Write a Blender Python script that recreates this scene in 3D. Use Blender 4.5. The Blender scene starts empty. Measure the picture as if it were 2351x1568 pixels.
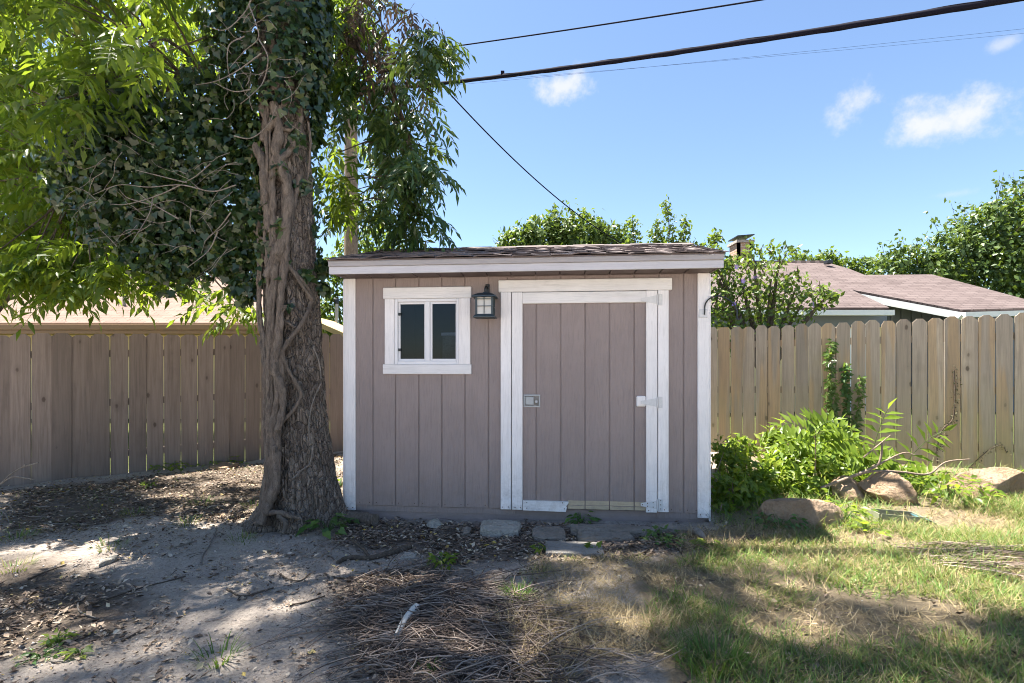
import bpy, math, random
import numpy as np
from mathutils import Vector, Matrix, Euler, noise as mnoise

random.seed(7); RNG = np.random.default_rng(11)
scn = bpy.context.scene; COL = scn.collection
R = math.radians

# ------------------------------------------------------------------ camera
CAMZ = 1.32; FPX = 1194.0; CX = 1175.5; HOR = 840.0
cam = bpy.data.cameras.new('camera'); cam_o = bpy.data.objects.new('camera', cam); COL.objects.link(cam_o)
cam.sensor_width = 36.0; cam.lens = 36.0*FPX/2351.0; cam.shift_y = (HOR-784.0)/2351.0
cam.clip_start = 0.05; cam.clip_end = 3000
cam_o.location = (0, 0, CAMZ); cam_o.rotation_euler = (R(90), 0, 0)
scn.camera = cam_o

# ------------------------------------------------------------------ sun and sky
SUN_EL = 71.0; SUN_H = Vector((-0.9, 0.43)).normalized()
SUN = Vector((SUN_H.x*math.cos(R(SUN_EL)), SUN_H.y*math.cos(R(SUN_EL)), math.sin(R(SUN_EL))))
sl = bpy.data.lights.new('sun', 'SUN'); sl.energy = 5.0; sl.angle = R(0.53); sl.color = (1.0, 0.94, 0.84)
so = bpy.data.objects.new('sun', sl); COL.objects.link(so)
so.rotation_euler = SUN.to_track_quat('Z', 'Y').to_euler(); so.location = SUN*60

w = bpy.data.worlds.new('World'); scn.world = w; w.use_nodes = True
nt = w.node_tree; nt.nodes.clear()
wo = nt.nodes.new('ShaderNodeOutputWorld'); bg = nt.nodes.new('ShaderNodeBackground')
sky = nt.nodes.new('ShaderNodeTexSky'); sky.sky_type = 'NISHITA'; sky.sun_disc = False
sky.sun_elevation = R(SUN_EL); sky.sun_rotation = math.atan2(SUN_H.x, SUN_H.y)
sky.air_density = 1.0; sky.dust_density = 0.35; sky.ozone_density = 2.6; sky.altitude = 100
bg.inputs['Strength'].default_value = 0.050
tc = nt.nodes.new('ShaderNodeTexCoord')
def wn(t, ins=None, **p):
    n = nt.nodes.new(t)
    for k, v in p.items(): setattr(n, k, v)
    for k, v in (ins or {}).items():
        if isinstance(v, bpy.types.NodeSocket): nt.links.new(v, n.inputs[k])
        else: n.inputs[k].default_value = v
    return n
VDIR = tc.outputs['Generated']
cn = wn('ShaderNodeTexNoise', {'Vector': VDIR, 'Scale': 22.0, 'Detail': 6.0, 'Roughness': 0.6})
mask = None
for (px, py, rx, rz, amt) in [(1300, 198, 62, 30, .85), (1958, 243, 50, 40, .8), (2190, 266, 105, 46, .9), (2310, 98, 26, 14, .5),
                              (2190, 445, 48, 10, .25), (2700, 320, 130, 50, .8), (-420, 180, 120, 50, .8), (600, -330, 110, 60, .8)]:
    d = Vector(((px-CX)/FPX, 1.0, (HOR-py)/FPX)); L = d.length; d.normalize()
    s = wn('ShaderNodeVectorMath', {0: VDIR, 1: d}, operation='SUBTRACT')
    s = wn('ShaderNodeVectorMath', {0: s.outputs[0], 1: (FPX*L/rx, FPX*L/rx, FPX*L/rz)}, operation='MULTIPLY')
    s = wn('ShaderNodeVectorMath', {0: s.outputs[0]}, operation='LENGTH')
    a = wn('ShaderNodeMath', {0: cn.outputs['Fac'], 1: 3.4, 2: -1.75}, operation='MULTIPLY_ADD')
    a = wn('ShaderNodeMath', {0: s.outputs['Value'], 1: a.outputs[0]}, operation='ADD')
    m = wn('ShaderNodeMapRange', {'Value': a.outputs[0], 'From Min': 1.3, 'From Max': -0.1, 'To Min': 0.0, 'To Max': amt}, interpolation_type='SMOOTHSTEP')
    mask = m.outputs[0] if mask is None else wn('ShaderNodeMath', {0: mask, 1: m.outputs[0]}, operation='MAXIMUM').outputs[0]
cm = wn('ShaderNodeMix', {0: mask}, data_type='RGBA')
nt.links.new(sky.outputs[0], cm.inputs[6]); cm.inputs[7].default_value = (3.9, 3.95, 4.3, 1)
nt.links.new(cm.outputs[2], bg.inputs['Color']); nt.links.new(bg.outputs[0], wo.inputs['Surface'])

# ------------------------------------------------------------------ exposure and render settings
vs = scn.view_settings; vs.view_transform = 'Standard'; vs.look = 'None'; vs.gamma = 1.0; vs.exposure = 2.35
scn.render.engine = 'CYCLES'; cy = scn.cycles
cy.max_bounces = 5; cy.diffuse_bounces = 4; cy.glossy_bounces = 3; cy.transmission_bounces = 5; cy.transparent_max_bounces = 8
cy.use_denoising = True; cy.sample_clamp_indirect = 6.0; cy.use_adaptive_sampling = True; cy.adaptive_threshold = 0.02; cy.filter_width = 1.0
cy.caustics_reflective = False; cy.caustics_refractive = False

# ------------------------------------------------------------------ helpers
def at(px, py, Y):
    return Vector(((px-CX)/FPX*Y, Y, CAMZ+(HOR-py)/FPX*Y))
def gz(x, y):
    return 0.019*max(-8.0, min(8.0, x)) + 0.03*max(0.0, min(y, 9.2)-6.2)
def gzn(x, y):
    return 0.019*np.clip(x, -8, 8) + 0.03*np.clip(np.minimum(y, 9.2)-6.2, 0, None)
def gp(px, py):
    z = 0.0; Y = 4.0
    for _ in range(8):
        Y = (CAMZ-z)*FPX/(py-HOR); z = gz((px-CX)/FPX*Y, Y)
    return Vector(((px-CX)/FPX*Y, Y, z))
def tag(o, label=None, cat=None, group=None, kind=None):
    if label: o['label'] = label
    if cat: o['category'] = cat
    if group: o['group'] = group
    if kind: o['kind'] = kind
    return o
def empty(name, loc=(0, 0, 0), rz=0, label=None, cat=None, group=None):
    o = bpy.data.objects.new(name, None); COL.objects.link(o); o.location = loc; o.rotation_euler = (0, 0, rz); o.empty_display_size = .1
    return tag(o, label, cat, group)
def link(name, me, parent=None, loc=None):
    o = bpy.data.objects.new(name, me); COL.objects.link(o)
    if parent is not None: o.parent = parent
    if loc is not None: o.location = loc
    return o
def npmesh(name, V, T, mat, smooth=False):
    V = np.asarray(V, dtype=np.float32); T = np.asarray(T, dtype=np.int32); k = T.shape[1]
    me = bpy.data.meshes.new(name); me.vertices.add(len(V)); me.vertices.foreach_set('co', V.ravel())
    me.loops.add(T.size); me.loops.foreach_set('vertex_index', T.ravel())
    me.polygons.add(len(T)); me.polygons.foreach_set('loop_start', np.arange(0, T.size, k, dtype=np.int32))
    if smooth: me.polygons.foreach_set('use_smooth', np.ones(len(T), dtype=bool))
    me.materials.append(mat); me.update(calc_edges=True); return me
class MB:
    def __init__(s): s.v = []; s.f = []; s.sm = []
    def add(s, v, f, sm=False):
        b = len(s.v); s.v += [tuple(p) for p in v]; s.f += [tuple(i+b for i in q) for q in f]; s.sm += [sm]*len(f); return s
    def box(s, x0, x1, y0, y1, z0, z1, b=0.0):
        if b <= 0:
            v = [(x, y, z) for x in (x0, x1) for y in (y0, y1) for z in (z0, z1)]
            f = [(0, 1, 3, 2), (4, 6, 7, 5), (0, 4, 5, 1), (2, 3, 7, 6), (0, 2, 6, 4), (1, 5, 7, 3)]
            return s.add(v, f)
        b = min(b, (x1-x0)*.45, (y1-y0)*.45, (z1-z0)*.45); v = []
        lo = (x0, y0, z0); hi = (x1, y1, z1)
        idx = {}
        for c in range(8):
            sg = [(c >> a) & 1 for a in range(3)]
            for a in range(3):
                p = [hi[i]-b if sg[i] else lo[i]+b for i in range(3)]; p[a] = hi[a] if sg[a] else lo[a]
                idx[(tuple(sg), a)] = len(v); v.append(tuple(p))
        f = []
        for a in range(3):
            o1, o2 = [i for i in range(3) if i != a]
            for s_ in (0, 1):
                q = []
                for u, t in ((0, 0), (1, 0), (1, 1), (0, 1)):
                    g = [0, 0, 0]; g[a] = s_; g[o1] = u; g[o2] = t; q.append(idx[(tuple(g), a)])
                f.append(q)
            for u in (0, 1):
                for t in (0, 1):
                    g0 = [0, 0, 0]; g0[o1] = u; g0[o2] = t; g1 = list(g0); g1[a] = 1
                    f.append([idx[(tuple(g0), o1)], idx[(tuple(g1), o1)], idx[(tuple(g1), o2)], idx[(tuple(g0), o2)]])
        for c in range(8):
            sg = tuple((c >> a) & 1 for a in range(3)); f.append([idx[(sg, 0)], idx[(sg, 1)], idx[(sg, 2)]])
        cen = Vector(((x0+x1)/2, (y0+y1)/2, (z0+z1)/2)); ff = []
        for q in f:
            p = [Vector(v[i]) for i in q]; n = (p[1]-p[0]).cross(p[2]-p[0])
            m = sum(p, Vector())/len(p)
            ff.append(tuple(q) if n.dot(m-cen) > 0 else tuple(reversed(q)))
        return s.add(v, ff)
    def prism(s, poly, y0, y1):      # polygon in x-z, extruded in y
        n = len(poly); v = [(x, y0, z) for x, z in poly]+[(x, y1, z) for x, z in poly]
        f = [tuple(range(n)), tuple(range(2*n-1, n-1, -1))]+[(i, i+n, (i+1) % n+n, (i+1) % n) for i in range(n)]
        return s.add(v, f)
    def prism_x(s, poly, x0, x1):    # polygon in y-z, extruded in x
        n = len(poly); v = [(x0, y, z) for y, z in poly]+[(x1, y, z) for y, z in poly]
        f = [tuple(range(n-1, -1, -1)), tuple(range(n, 2*n))]+[(i, (i+1) % n, (i+1) % n+n, i+n) for i in range(n)]
        return s.add(v, f)
    def tube(s, pts, rad, n=6, cap=True):
        pts = [Vector(p) for p in pts]
        if not hasattr(rad, '__len__'): rad = [rad]*len(pts)
        v = []; N = len(pts); up = None
        for i, p in enumerate(pts):
            t = (pts[min(i+1, N-1)]-pts[max(i-1, 0)])
            if t.length < 1e-9: t = Vector((0, 0, 1))
            t.normalize()
            if up is None: up = t.orthogonal()
            a = (up-t*up.dot(t)); a = a.normalized() if a.length > 1e-6 else t.orthogonal(); up = a; b = t.cross(a)
            for k in range(n):
                q = 2*math.pi*k/n; v.append(p+(a*math.cos(q)+b*math.sin(q))*rad[i])
        f = [(i*n+k, i*n+(k+1) % n, (i+1)*n+(k+1) % n, (i+1)*n+k) for i in range(N-1) for k in range(n)]
        s.add(v, f, True)
        if cap: s.add(v[:n], [tuple(range(n-1, -1, -1))]); s.add(v[-n:], [tuple(range(n))])
        return s
    def mesh(s, name, mat):
        me = bpy.data.meshes.new(name); me.from_pydata(s.v, [], s.f); me.materials.append(mat)
        me.polygons.foreach_set('use_smooth', s.sm); me.update(); return me
    def build(s, name, mat, parent=None, loc=None):
        return link(name, s.mesh(name, mat), parent, loc)
def spline(ctrl, per=6):             # Catmull-Rom through tuples of any width
    c = [np.array(p, float) for p in ctrl]; c = [2*c[0]-c[1]]+c+[2*c[-1]-c[-2]]; out = []
    for i in range(1, len(c)-2):
        for j in range(per):
            t = j/per; a, b, d, e = c[i-1], c[i], c[i+1], c[i+2]
            out.append(.5*((2*b)+(d-a)*t+(2*a-5*b+4*d-e)*t*t+(3*b-a-3*d+e)*t**3))
    out.append(c[-2]); return out
# numpy gradient-free value noise
def _h(i, j, k):
    n = (i*374761393+j*668265263+k*2147483647) & 0xFFFFFFFF
    n = ((n ^ (n >> 13))*1274126177) & 0xFFFFFFFF
    return ((n ^ (n >> 16)) & 0xFFFF)/65535.0
def vnoise(P):
    P = np.asarray(P, float); I = np.floor(P).astype(np.int64); f = P-I; f = f*f*(3-2*f); r = 0
    for a in (0, 1):
        for b in (0, 1):
            for c in (0, 1):
                wgt = (f[:, 0] if a else 1-f[:, 0])*(f[:, 1] if b else 1-f[:, 1])*(f[:, 2] if c else 1-f[:, 2])
                r = r+wgt*_h(I[:, 0]+a, I[:, 1]+b, I[:, 2]+c)
    return r
def fbm(P, o=4):
    s = 0; a = .5; P = np.asarray(P, float)
    for k in range(o): s = s+a*vnoise(P*2**k+k*17.3); a *= .5
    return s
def inpoly(x, y, poly):
    x = np.asarray(x); y = np.asarray(y); c = np.zeros(x.shape, bool); n = len(poly)
    for i in range(n):
        x0, y0 = poly[i][:2]; x1, y1 = poly[(i+1) % n][:2]
        if y0 == y1: continue
        hit = ((y0 > y) != (y1 > y)) & (x < (x1-x0)*(y-y0)/(y1-y0)+x0); c ^= hit
    return c
def gpoly(pl): return [tuple(gp(*p)) for p in pl]
def unit(a): return a/np.maximum(np.linalg.norm(a, axis=1, keepdims=True), 1e-9)
# leaf templates: x width, y length, z normal
T4 = (np.array([(0, 0, 0), (-.5, .42, .05), (0, .45, -.03), (.5, .42, .05), (0, 1, -.12)]), [(0, 2, 1), (0, 3, 2), (1, 2, 4), (2, 3, 4)])
TIVY = (np.array([(0, .12, 0), (-.3, 0, .02), (-.55, .3, .03), (-.28, .55, 0), (0, 1, -.1), (.28, .55, 0), (.55, .3, .03), (.3, 0, .02), (0, .4, -.04)]),
        [(8, 0, 7), (8, 1, 0), (8, 2, 1), (8, 3, 2), (8, 4, 3), (8, 5, 4), (8, 6, 5), (8, 7, 6)])
TBLADE = (np.array([(-.5, 0, 0), (.5, 0, 0), (-.42, .4, .04), (.42, .4, .04), (-.25, .75, .16), (.25, .75, .16), (0, 1, .36)]),
          [(0, 1, 3), (0, 3, 2), (2, 3, 5), (2, 5, 4), (4, 5, 6)])
TDRY = (np.array([(0, 0, 0), (-.5, .45, .22), (0, .5, -.02), (.5, .4, .18), (.05, 1, .2)]), T4[1])
def scatter(tpl, pos, dirs, nrm, length, width):
    V, T = tpl; T = np.array(T); d = unit(np.asarray(dirs, float)); n = np.asarray(nrm, float)
    n = unit(n-d*np.sum(n*d, 1, keepdims=True)); r = np.cross(d, n); N = len(pos)
    L = np.broadcast_to(np.asarray(length, float), (N,))[:, None, None]; W = np.broadcast_to(np.asarray(width, float), (N,))[:, None, None]
    P = np.asarray(pos)[:, None, :]+V[None, :, 0:1]*W*r[:, None, :]+V[None, :, 1:2]*L*d[:, None, :]+V[None, :, 2:3]*L*n[:, None, :]
    F = T[None]+(np.arange(N)*len(V))[:, None, None]
    return P.reshape(-1, 3), F.reshape(-1, 3)
def merge(parts):
    V = []; T = []; b = 0
    for v, t in parts:
        V.append(v); T.append(np.asarray(t)+b); b += len(v)
    return np.concatenate(V), np.concatenate(T)
def rdir(n, rng=RNG):
    v = rng.normal(size=(n, 3)); return unit(v)
def fronds(base, d, L, k=5, droop=.35, lw=.3, rng=RNG, lf=.36):
    """pinnate leaves: k leaflet pairs and a terminal one on a drooping rachis"""
    N = len(base); d = unit(np.asarray(d, float)); up = np.tile([0, 0, 1.0], (N, 1))
    side = np.cross(d, up); bad = np.linalg.norm(side, axis=1) < .2; side[bad] = np.cross(d[bad], rdir(int(bad.sum()), rng)) if bad.any() else side[bad]
    side = unit(side); roll = rng.normal(0, .45, N)[:, None]; n0 = np.cross(side, d); side = side*np.cos(roll)+n0*np.sin(roll); n0 = np.cross(side, d)
    L = np.broadcast_to(L, (N,)); out = []; P = []
    for i, t in enumerate(np.linspace(.22, 1, k+1)):
        p = base+d*(L*t)[:, None]+np.array([0, 0, -1.0])*(L*droop*t*t)[:, None]
        dd = unit(d+np.array([0, 0, -1.0])*(2*droop*t))
        for s in ((-1, 1) if i < k else (0,)):
            ld = unit(side*s*.8+dd*(.55 if s else 1)+np.array([0, 0, -.35])+rng.normal(0, .14, (N, 3)))
            ln = L*lf*(.75+.5*math.sin(math.pi*min(t, .85)))*rng.uniform(.8, 1.15, N)
            out.append(scatter(T4, p, ld, n0+rng.normal(0, .3, (N, 3)), ln, ln*lw))
        P.append(p)
    # rachis ribbons
    for a, b in zip([base]+P[:-1], P):
        wv = side*.0018
        V = np.stack([a-wv, a+wv, b+wv, b-wv], 1).reshape(-1, 3); i4 = np.arange(N)*4
        out.append((V, np.concatenate([np.stack([i4, i4+1, i4+2], 1), np.stack([i4, i4+2, i4+3], 1)])))
    return merge(out)

# ------------------------------------------------------------------ materials
class G:
    def __init__(s, name):
        s.m = bpy.data.materials.new(name); s.m.use_nodes = True; s.t = s.m.node_tree; s.b = s.t.nodes['Principled BSDF']
        s.o = s.t.nodes['Material Output']; s.tc = None
    def n(s, t, ins=None, **p):
        n = s.t.nodes.new(t)
        for k, v in p.items(): setattr(n, k, v)
        for k, v in (ins or {}).items(): s.put(n.inputs[k], v)
        return n
    def put(s, sock, v):
        if isinstance(v, bpy.types.NodeSocket): s.t.links.new(v, sock)
        elif sock.type == 'RGBA' and len(v) == 3: sock.default_value = (*v, 1)
        else: sock.default_value = v
    def co(s, which='Object'):
        if s.tc is None: s.tc = s.n('ShaderNodeTexCoord')
        return s.tc.outputs[which]
    def rnd(s): return s.n('ShaderNodeObjectInfo').outputs['Random']
    def island(s): return s.n('ShaderNodeNewGeometry').outputs['Random Per Island']
    def pos(s): return s.n('ShaderNodeNewGeometry').outputs['Position']
    def map(s, v, scale=(1, 1, 1), loc=(0, 0, 0), rot=(0, 0, 0)):
        return s.n('ShaderNodeMapping', {'Vector': v, 'Scale': scale, 'Location': loc, 'Rotation': rot}).outputs[0]
    def offs(s, v, r, k=37.0):     # shift coordinates by a per-object random
        c = s.n('ShaderNodeCombineXYZ', {'X': s.math('MULTIPLY', r, k), 'Y': s.math('MULTIPLY', r, k*.7), 'Z': s.math('MULTIPLY', r, k*1.3)})
        return s.n('ShaderNodeVectorMath', {0: v, 1: c.outputs[0]}, operation='ADD').outputs[0]
    def noise(s, v, scale=5, detail=4, rough=.55, dist=0.0):
        return s.n('ShaderNodeTexNoise', {'Vector': v, 'Scale': scale, 'Detail': detail, 'Roughness': rough, 'Distortion': dist}).outputs['Fac']
    def vor(s, v, scale=5, out='Distance', feature='F1'):
        return s.n('ShaderNodeTexVoronoi', {'Vector': v, 'Scale': scale}, feature=feature).outputs[out]
    def math(s, op, a, b=0.0, c=0.0):
        return s.n('ShaderNodeMath', {0: a, 1: b, 2: c}, operation=op).outputs[0]
    def ramp(s, f, stops):
        n = s.n('ShaderNodeValToRGB', {'Fac': f}); e = n.color_ramp.elements
        while len(e) < len(stops): e.new(.5)
        for i, (p, c) in enumerate(stops):
            e[i].position = p; e[i].color = (c, c, c, 1) if not hasattr(c, '__len__') else (*c[:3], 1)
        return n.outputs[0]
    def rng(s, f, a, b, c=0.0, d=1.0):
        return s.n('ShaderNodeMapRange', {'Value': f, 'From Min': a, 'From Max': b, 'To Min': c, 'To Max': d}).outputs[0]
    def mix(s, f, a, b, mode='MIX'):
        n = s.n('ShaderNodeMix', data_type='RGBA', blend_type=mode)
        s.put(n.inputs[0], f); s.put(n.inputs[6], a); s.put(n.inputs[7], b); return n.outputs[2]
    def bump(s, h, strength=.4, dist=.01):
        s.t.links.new(s.n('ShaderNodeBump', {'Height': h, 'Strength': strength, 'Distance': dist}).outputs[0], s.b.inputs['Normal'])
    def done(s, col=None, rough=.8, spec=.3, metal=0.0):
        if col is not None: s.put(s.b.inputs['Base Color'], col)
        s.put(s.b.inputs['Roughness'], rough); s.put(s.b.inputs['Specular IOR Level'], spec); s.put(s.b.inputs['Metallic'], metal)
        return s.m

def leaf_mat(name, stops, trans=.4, rough=.45, spec=.35, tcol=None):
    g = G(name); r = g.island(); c = g.ramp(r, stops)
    nz = g.noise(g.co('Object'), 40, 2); c = g.mix(g.rng(nz, .3, .7, 0, .35), c, (0.02, 0.035, 0.01), 'MIX')
    g.done(c, rough, spec)
    tcn = g.mix(.5, c, tcol or (.30, .42, .03), 'MIX')
    tr = g.n('ShaderNodeBsdfTranslucent', {'Color': tcn}); mx = g.n('ShaderNodeMixShader', {0: trans})
    g.t.links.new(g.b.outputs[0], mx.inputs[1]); g.t.links.new(tr.outputs[0], mx.inputs[2]); g.t.links.new(mx.outputs[0], g.o.inputs['Surface'])
    return g.m
def plain(name, col, rough=.7, spec=.3, metal=0.0, var=.25, scale=14, bump=0.0):
    g = G(name); v = g.offs(g.co('Object'), g.rnd()); nz = g.noise(v, scale, 5, .6)
    c = g.mix(g.rng(nz, .3, .7, 0, var), col, tuple(x*.55 for x in col))
    if bump: g.bump(g.noise(v, scale*4, 5, .65), bump, .006)
    return g.done(c, rough, spec, metal)
def painted(name, col, grain=.5, dirt=.25, axis='Z', dirtcol=(.16, .13, .10)):
    g = G(name); v = g.offs(g.co('Object'), g.rnd())
    sc = {'Z': (1, 1, .07), 'X': (.07, 1, 1)}[axis]
    gr = g.noise(g.map(v, sc), 70, 5, .65, 1.2); fine = g.noise(v, 240, 2, .6); big = g.noise(v, 2.3, 5, .65)
    c = g.mix(g.rng(big, .35, .7, 0, .38), col, tuple(x*.72 for x in col))
    c = g.mix(g.rng(g.noise(g.map(v, sc), 26, 6, .7), .56, .8, 0, dirt), c, dirtcol)
    c = g.mix(g.rng(gr, .48, .72, 0, .34), c, tuple(x*.55 for x in col))
    zz_ = g.n('ShaderNodeSeparateXYZ', {0: g.co('Object')}).outputs['Z']; spl = g.math('MULTIPLY', g.rng(zz_, .55, .0), g.rng(g.noise(v, 13, 6, .75), .42, .68)); c = g.mix(g.math('MULTIPLY', spl, .5), c, (.19, .15, .12))
    h = g.math('ADD', g.math('MULTIPLY', gr, 1.0), g.math('MULTIPLY', fine, .35)); g.bump(h, grain, .006)
    return g.done(c, .62, .3)
def weathered(name, cols, knot=(.05, .035, .028), tan=None, tanamt=0.0, bounce_tint=None):
    """weathered picket: long grain, per-board tint, knots, dark tips"""
    g = G(name); r = g.rnd(); o = g.co('Object'); v = g.offs(o, r, 53)
    gr = g.noise(g.map(v, (1, 1, .035)), 42, 6, .68, .6); st = g.noise(g.map(v, (1, 1, .12)), 7, 5, .6, .4)
    c = g.mix(g.rng(st, .3, .7), cols[0], cols[1])
    c = g.mix(g.rng(r, 0, 1, 0, .75), c, cols[2]); c = g.mix(g.rng(g.math('FRACT', g.math('MULTIPLY', r, 7.3)), .5, 1, 0, .45), c, tuple(x*.55 for x in cols[0]))
    if tan: c = g.mix(g.rng(g.noise(g.map(v, (1, 1, .05)), 6.5, 2, .5), .52, .57, 0, tanamt), c, tan)
    c = g.mix(g.rng(gr, .42, .68, 0, .55), c, tuple(x*.45 for x in cols[0]))
    kn = g.vor(g.map(v, (1, 0.01, .52)), 5.2); kr = g.noise(v, 60, 3)
    km = g.rng(g.math('ADD', kn, g.math('MULTIPLY', kr, .05)), .135, .085, 0, .92)
    c = g.mix(km, c, knot)
    ring = g.rng(kn, .26, .12, 0, .35); c = g.mix(ring, c, tuple(x*.5 for x in cols[1]))
    stn = g.noise(g.map(v, (1, 1, .4)), 3.2, 5, .7); c = g.mix(g.rng(stn, .55, .8, 0, .5), c, tuple(x*.4 for x in cols[0]))
    if bounce_tint: c = g.mix(g.math('MULTIPLY', g.rng(g.n('ShaderNodeSeparateXYZ', {0: o}).outputs['Z'], 1.2, .1), g.rng(g.noise(g.map(v, (1, 1, .3)), 4, 4, .6), .3, .65, .1, .75)), c, bounce_tint)  # leaf-bounced light painted in as yellow-green, stronger toward the picket foot
    g.bump(g.math('SUBTRACT', gr, g.math('MULTIPLY', km, .4)), .5, .004)
    return g.done(c, .88, .15)

M = {}
M['fence_left'] = weathered('weathered_brown_wood', [(.225, .182, .158), (.305, .25, .218), (.165, .136, .12)])
M['fence_right'] = weathered('weathered_tan_wood', [(.40, .335, .265), (.51, .425, .32), (.30, .262, .22)], tan=(.46, .30, .14), tanamt=.5, bounce_tint=(.36, .325, .16))  # the yellow-green tint is painted bounce light from the weeds
M['siding'] = painted('taupe_paint', (.295, .243, .230), .9, .28)
M['white'] = painted('white_paint', (.84, .815, .81), .38, .30)
M['white_x'] = painted('white_paint_horizontal', (.78, .765, .76), .5, .36, 'X')
M['fascia'] = painted('fascia_paint', (.53, .52, .545), .35, .25, 'X')
M['fascia_top'] = painted('drip_edge_paint', (.36, .34, .34), .35, .6, 'X')
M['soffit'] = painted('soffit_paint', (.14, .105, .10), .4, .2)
M['skirt'] = painted('skirt_paint', (.28, .228, .215), .6, .6, 'X')
M['bare'] = painted('bare_plywood', (.52, .43, .30), .8, .6, 'X', (.2, .13, .06))
M['vinyl'] = plain('white_vinyl', (.72, .72, .74), .4, .4, var=.08)
M['dark_iron'] = plain('dark_iron', (.025, .03, .035), .45, .5, .3, var=.3)
M['lantern'] = plain('verdigris_metal', (.055, .075, .085), .5, .5, .4, var=.5, scale=30)
M['steel'] = plain('brushed_steel', (.36, .385, .40), .45, .5, .15, var=.3)
M['hinge'] = plain('painted_hinge', (.66, .66, .66), .5, .4, var=.3, scale=40)
M['rust'] = plain('rusty_screw', (.09, .05, .03), .8, .2, .2)
M['interior'] = plain('bare_interior', (.16, .12, .09), .9, .1)
M['frosted'] = plain('frosted_glass', (.62, .60, .56), .25, .5, var=.2, scale=30)
def glass():
    g = G('window_glass'); tr = g.n('ShaderNodeBsdfTransparent', {'Color': (.55, .6, .66, 1)}); gl = g.n('ShaderNodeBsdfGlossy', {'Color': (.8, .85, .9, 1), 'Roughness': .03})
    mx = g.n('ShaderNodeMixShader', {0: g.math('MULTIPLY_ADD', g.n('ShaderNodeFresnel', {'IOR': 1.35}).outputs[0], 1.0, .0)})
    g.t.links.new(tr.outputs[0], mx.inputs[1]); g.t.links.new(gl.outputs[0], mx.inputs[2]); g.t.links.new(mx.outputs[0], g.o.inputs['Surface']); return g.m
M['glass'] = glass()
def shingle_mat(name, a, b, c2):
    g = G(name); v = g.offs(g.co('Object'), g.rnd(), 11)
    c = g.mix(g.rng(g.noise(v, 9, 5, .7), .35, .7), a, b); c = g.mix(g.rng(g.rnd(), 0, 1, 0, .6), c, c2)
    c = g.mix(g.rng(g.noise(v, 320, 2), .4, .7, 0, .5), c, tuple(x*.5 for x in a)); g.bump(g.noise(v, 300, 2), .5, .003)
    return g.done(c, .92, .15)
M['shingle'] = shingle_mat('old_asphalt_shingle', (.10, .088, .09), (.18, .15, .148), (.235, .19, .178))
def roof_rows(name, a, b, row, wid):
    g = G(name); o = g.co('UV'); 
    br = g.n('ShaderNodeTexBrick', {'Vector': o, 'Color1': (*a, 1), 'Color2': (*b, 1), 'Mortar': (*[x*.35 for x in a], 1), 'Scale': 1.0, 'Mortar Size': row*.07,
             'Mortar Smooth': .3, 'Bias': 0.0, 'Brick Width': wid, 'Row Height': row})
    c = g.mix(g.rng(g.noise(o, 1.3, 5, .65), .35, .75, 0, .4), br.outputs['Color'], tuple(x*1.35 for x in b))
    c = g.mix(g.rng(g.noise(o, 60, 3, .7), .4, .7, 0, .45), c, tuple(x*.6 for x in a))
    g.bump(br.outputs['Fac'], -.6, .012); return g.done(c, .92, .12)
M['roof_brown'] = roof_rows('mauve_brown_shingles', (.088, .068, .066), (.128, .102, .099), .14, .33)
M['roof_tan'] = roof_rows('pale_tan_shingles', (.150, .106, .088), (.195, .142, .120), .14, .33)
M['brick'] = (lambda g: g.done(g.n('ShaderNodeTexBrick', {'Vector': g.co('UV'), 'Color1': (.36, .25, .17, 1), 'Color2': (.25, .16, .11, 1), 'Mortar': (.42, .38, .33, 1), 'Scale': 1.0,
                 'Mortar Size': .008, 'Brick Width': .21, 'Row Height': .075}).outputs['Color'], .9, .1))(G('chimney_brick'))
M['cream'] = plain('cream_wall', (.72, .58, .34), .8, .2, var=.15)
M['bluegrey'] = plain('blue_grey_wall', (.17, .19, .22), .8, .2, var=.15)
M['trimwhite'] = plain('bright_white_trim', (.78, .78, .76), .6, .3, var=.08)
M['tanfascia'] = plain('brown_fascia', (.33, .20, .125), .7, .25, var=.2)
M['soffit_tan'] = plain('cream_eave', (.40, .29, .15), .8, .2, var=.1)

def bark():
    g = G('furrowed_bark'); o = g.co('Object'); wv = g.n('ShaderNodeTexNoise', {'Vector': o, 'Scale': 9.0, 'Detail': 3.0}).outputs['Color']
    v = g.n('ShaderNodeVectorMath', {0: g.map(o, (1, 1, .36)), 1: g.n('ShaderNodeVectorMath', {0: wv, 1: (.06, .06, .06)}, operation='MULTIPLY').outputs[0]}, operation='ADD').outputs[0]
    e = g.vor(v, 30, 'Distance', 'DISTANCE_TO_EDGE'); e2 = g.vor(v, 62, 'Distance', 'DISTANCE_TO_EDGE'); pc = g.n('ShaderNodeTexVoronoi', {'Vector': v, 'Scale': 30.0}).outputs['Color']; f = g.noise(o, 120, 5, .75); big = g.noise(o, 2.2, 5, .65); fib = g.noise(g.map(o, (1, 1, .12)), 90, 4, .7)
    c = g.mix(g.n('ShaderNodeSeparateColor', {0: pc}).outputs[0], (.20, .165, .138), (.44, .375, .315)); c = g.mix(g.rng(big, .42, .68, 0, .5), c, (.25, .21, .18))
    c = g.mix(g.rng(fib, .45, .7, 0, .5), c, (.13, .105, .088)); c = g.mix(g.rng(f, .52, .75, 0, .5), c, (.52, .46, .40)); c = g.mix(g.rng(g.math('ADD', e, g.math('MULTIPLY', f, .12)), .13, .05, 0, .85), c, (.045, .035, .03))
    h = g.math('ADD', g.rng(e, 0, .22), g.math('ADD', g.math('MULTIPLY', g.rng(e2, 0, .2), .4), g.math('MULTIPLY', f, .5))); g.bump(h, 1.0, .035)
    return g.done(c, .95, .08)
M['bark'] = bark()
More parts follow.
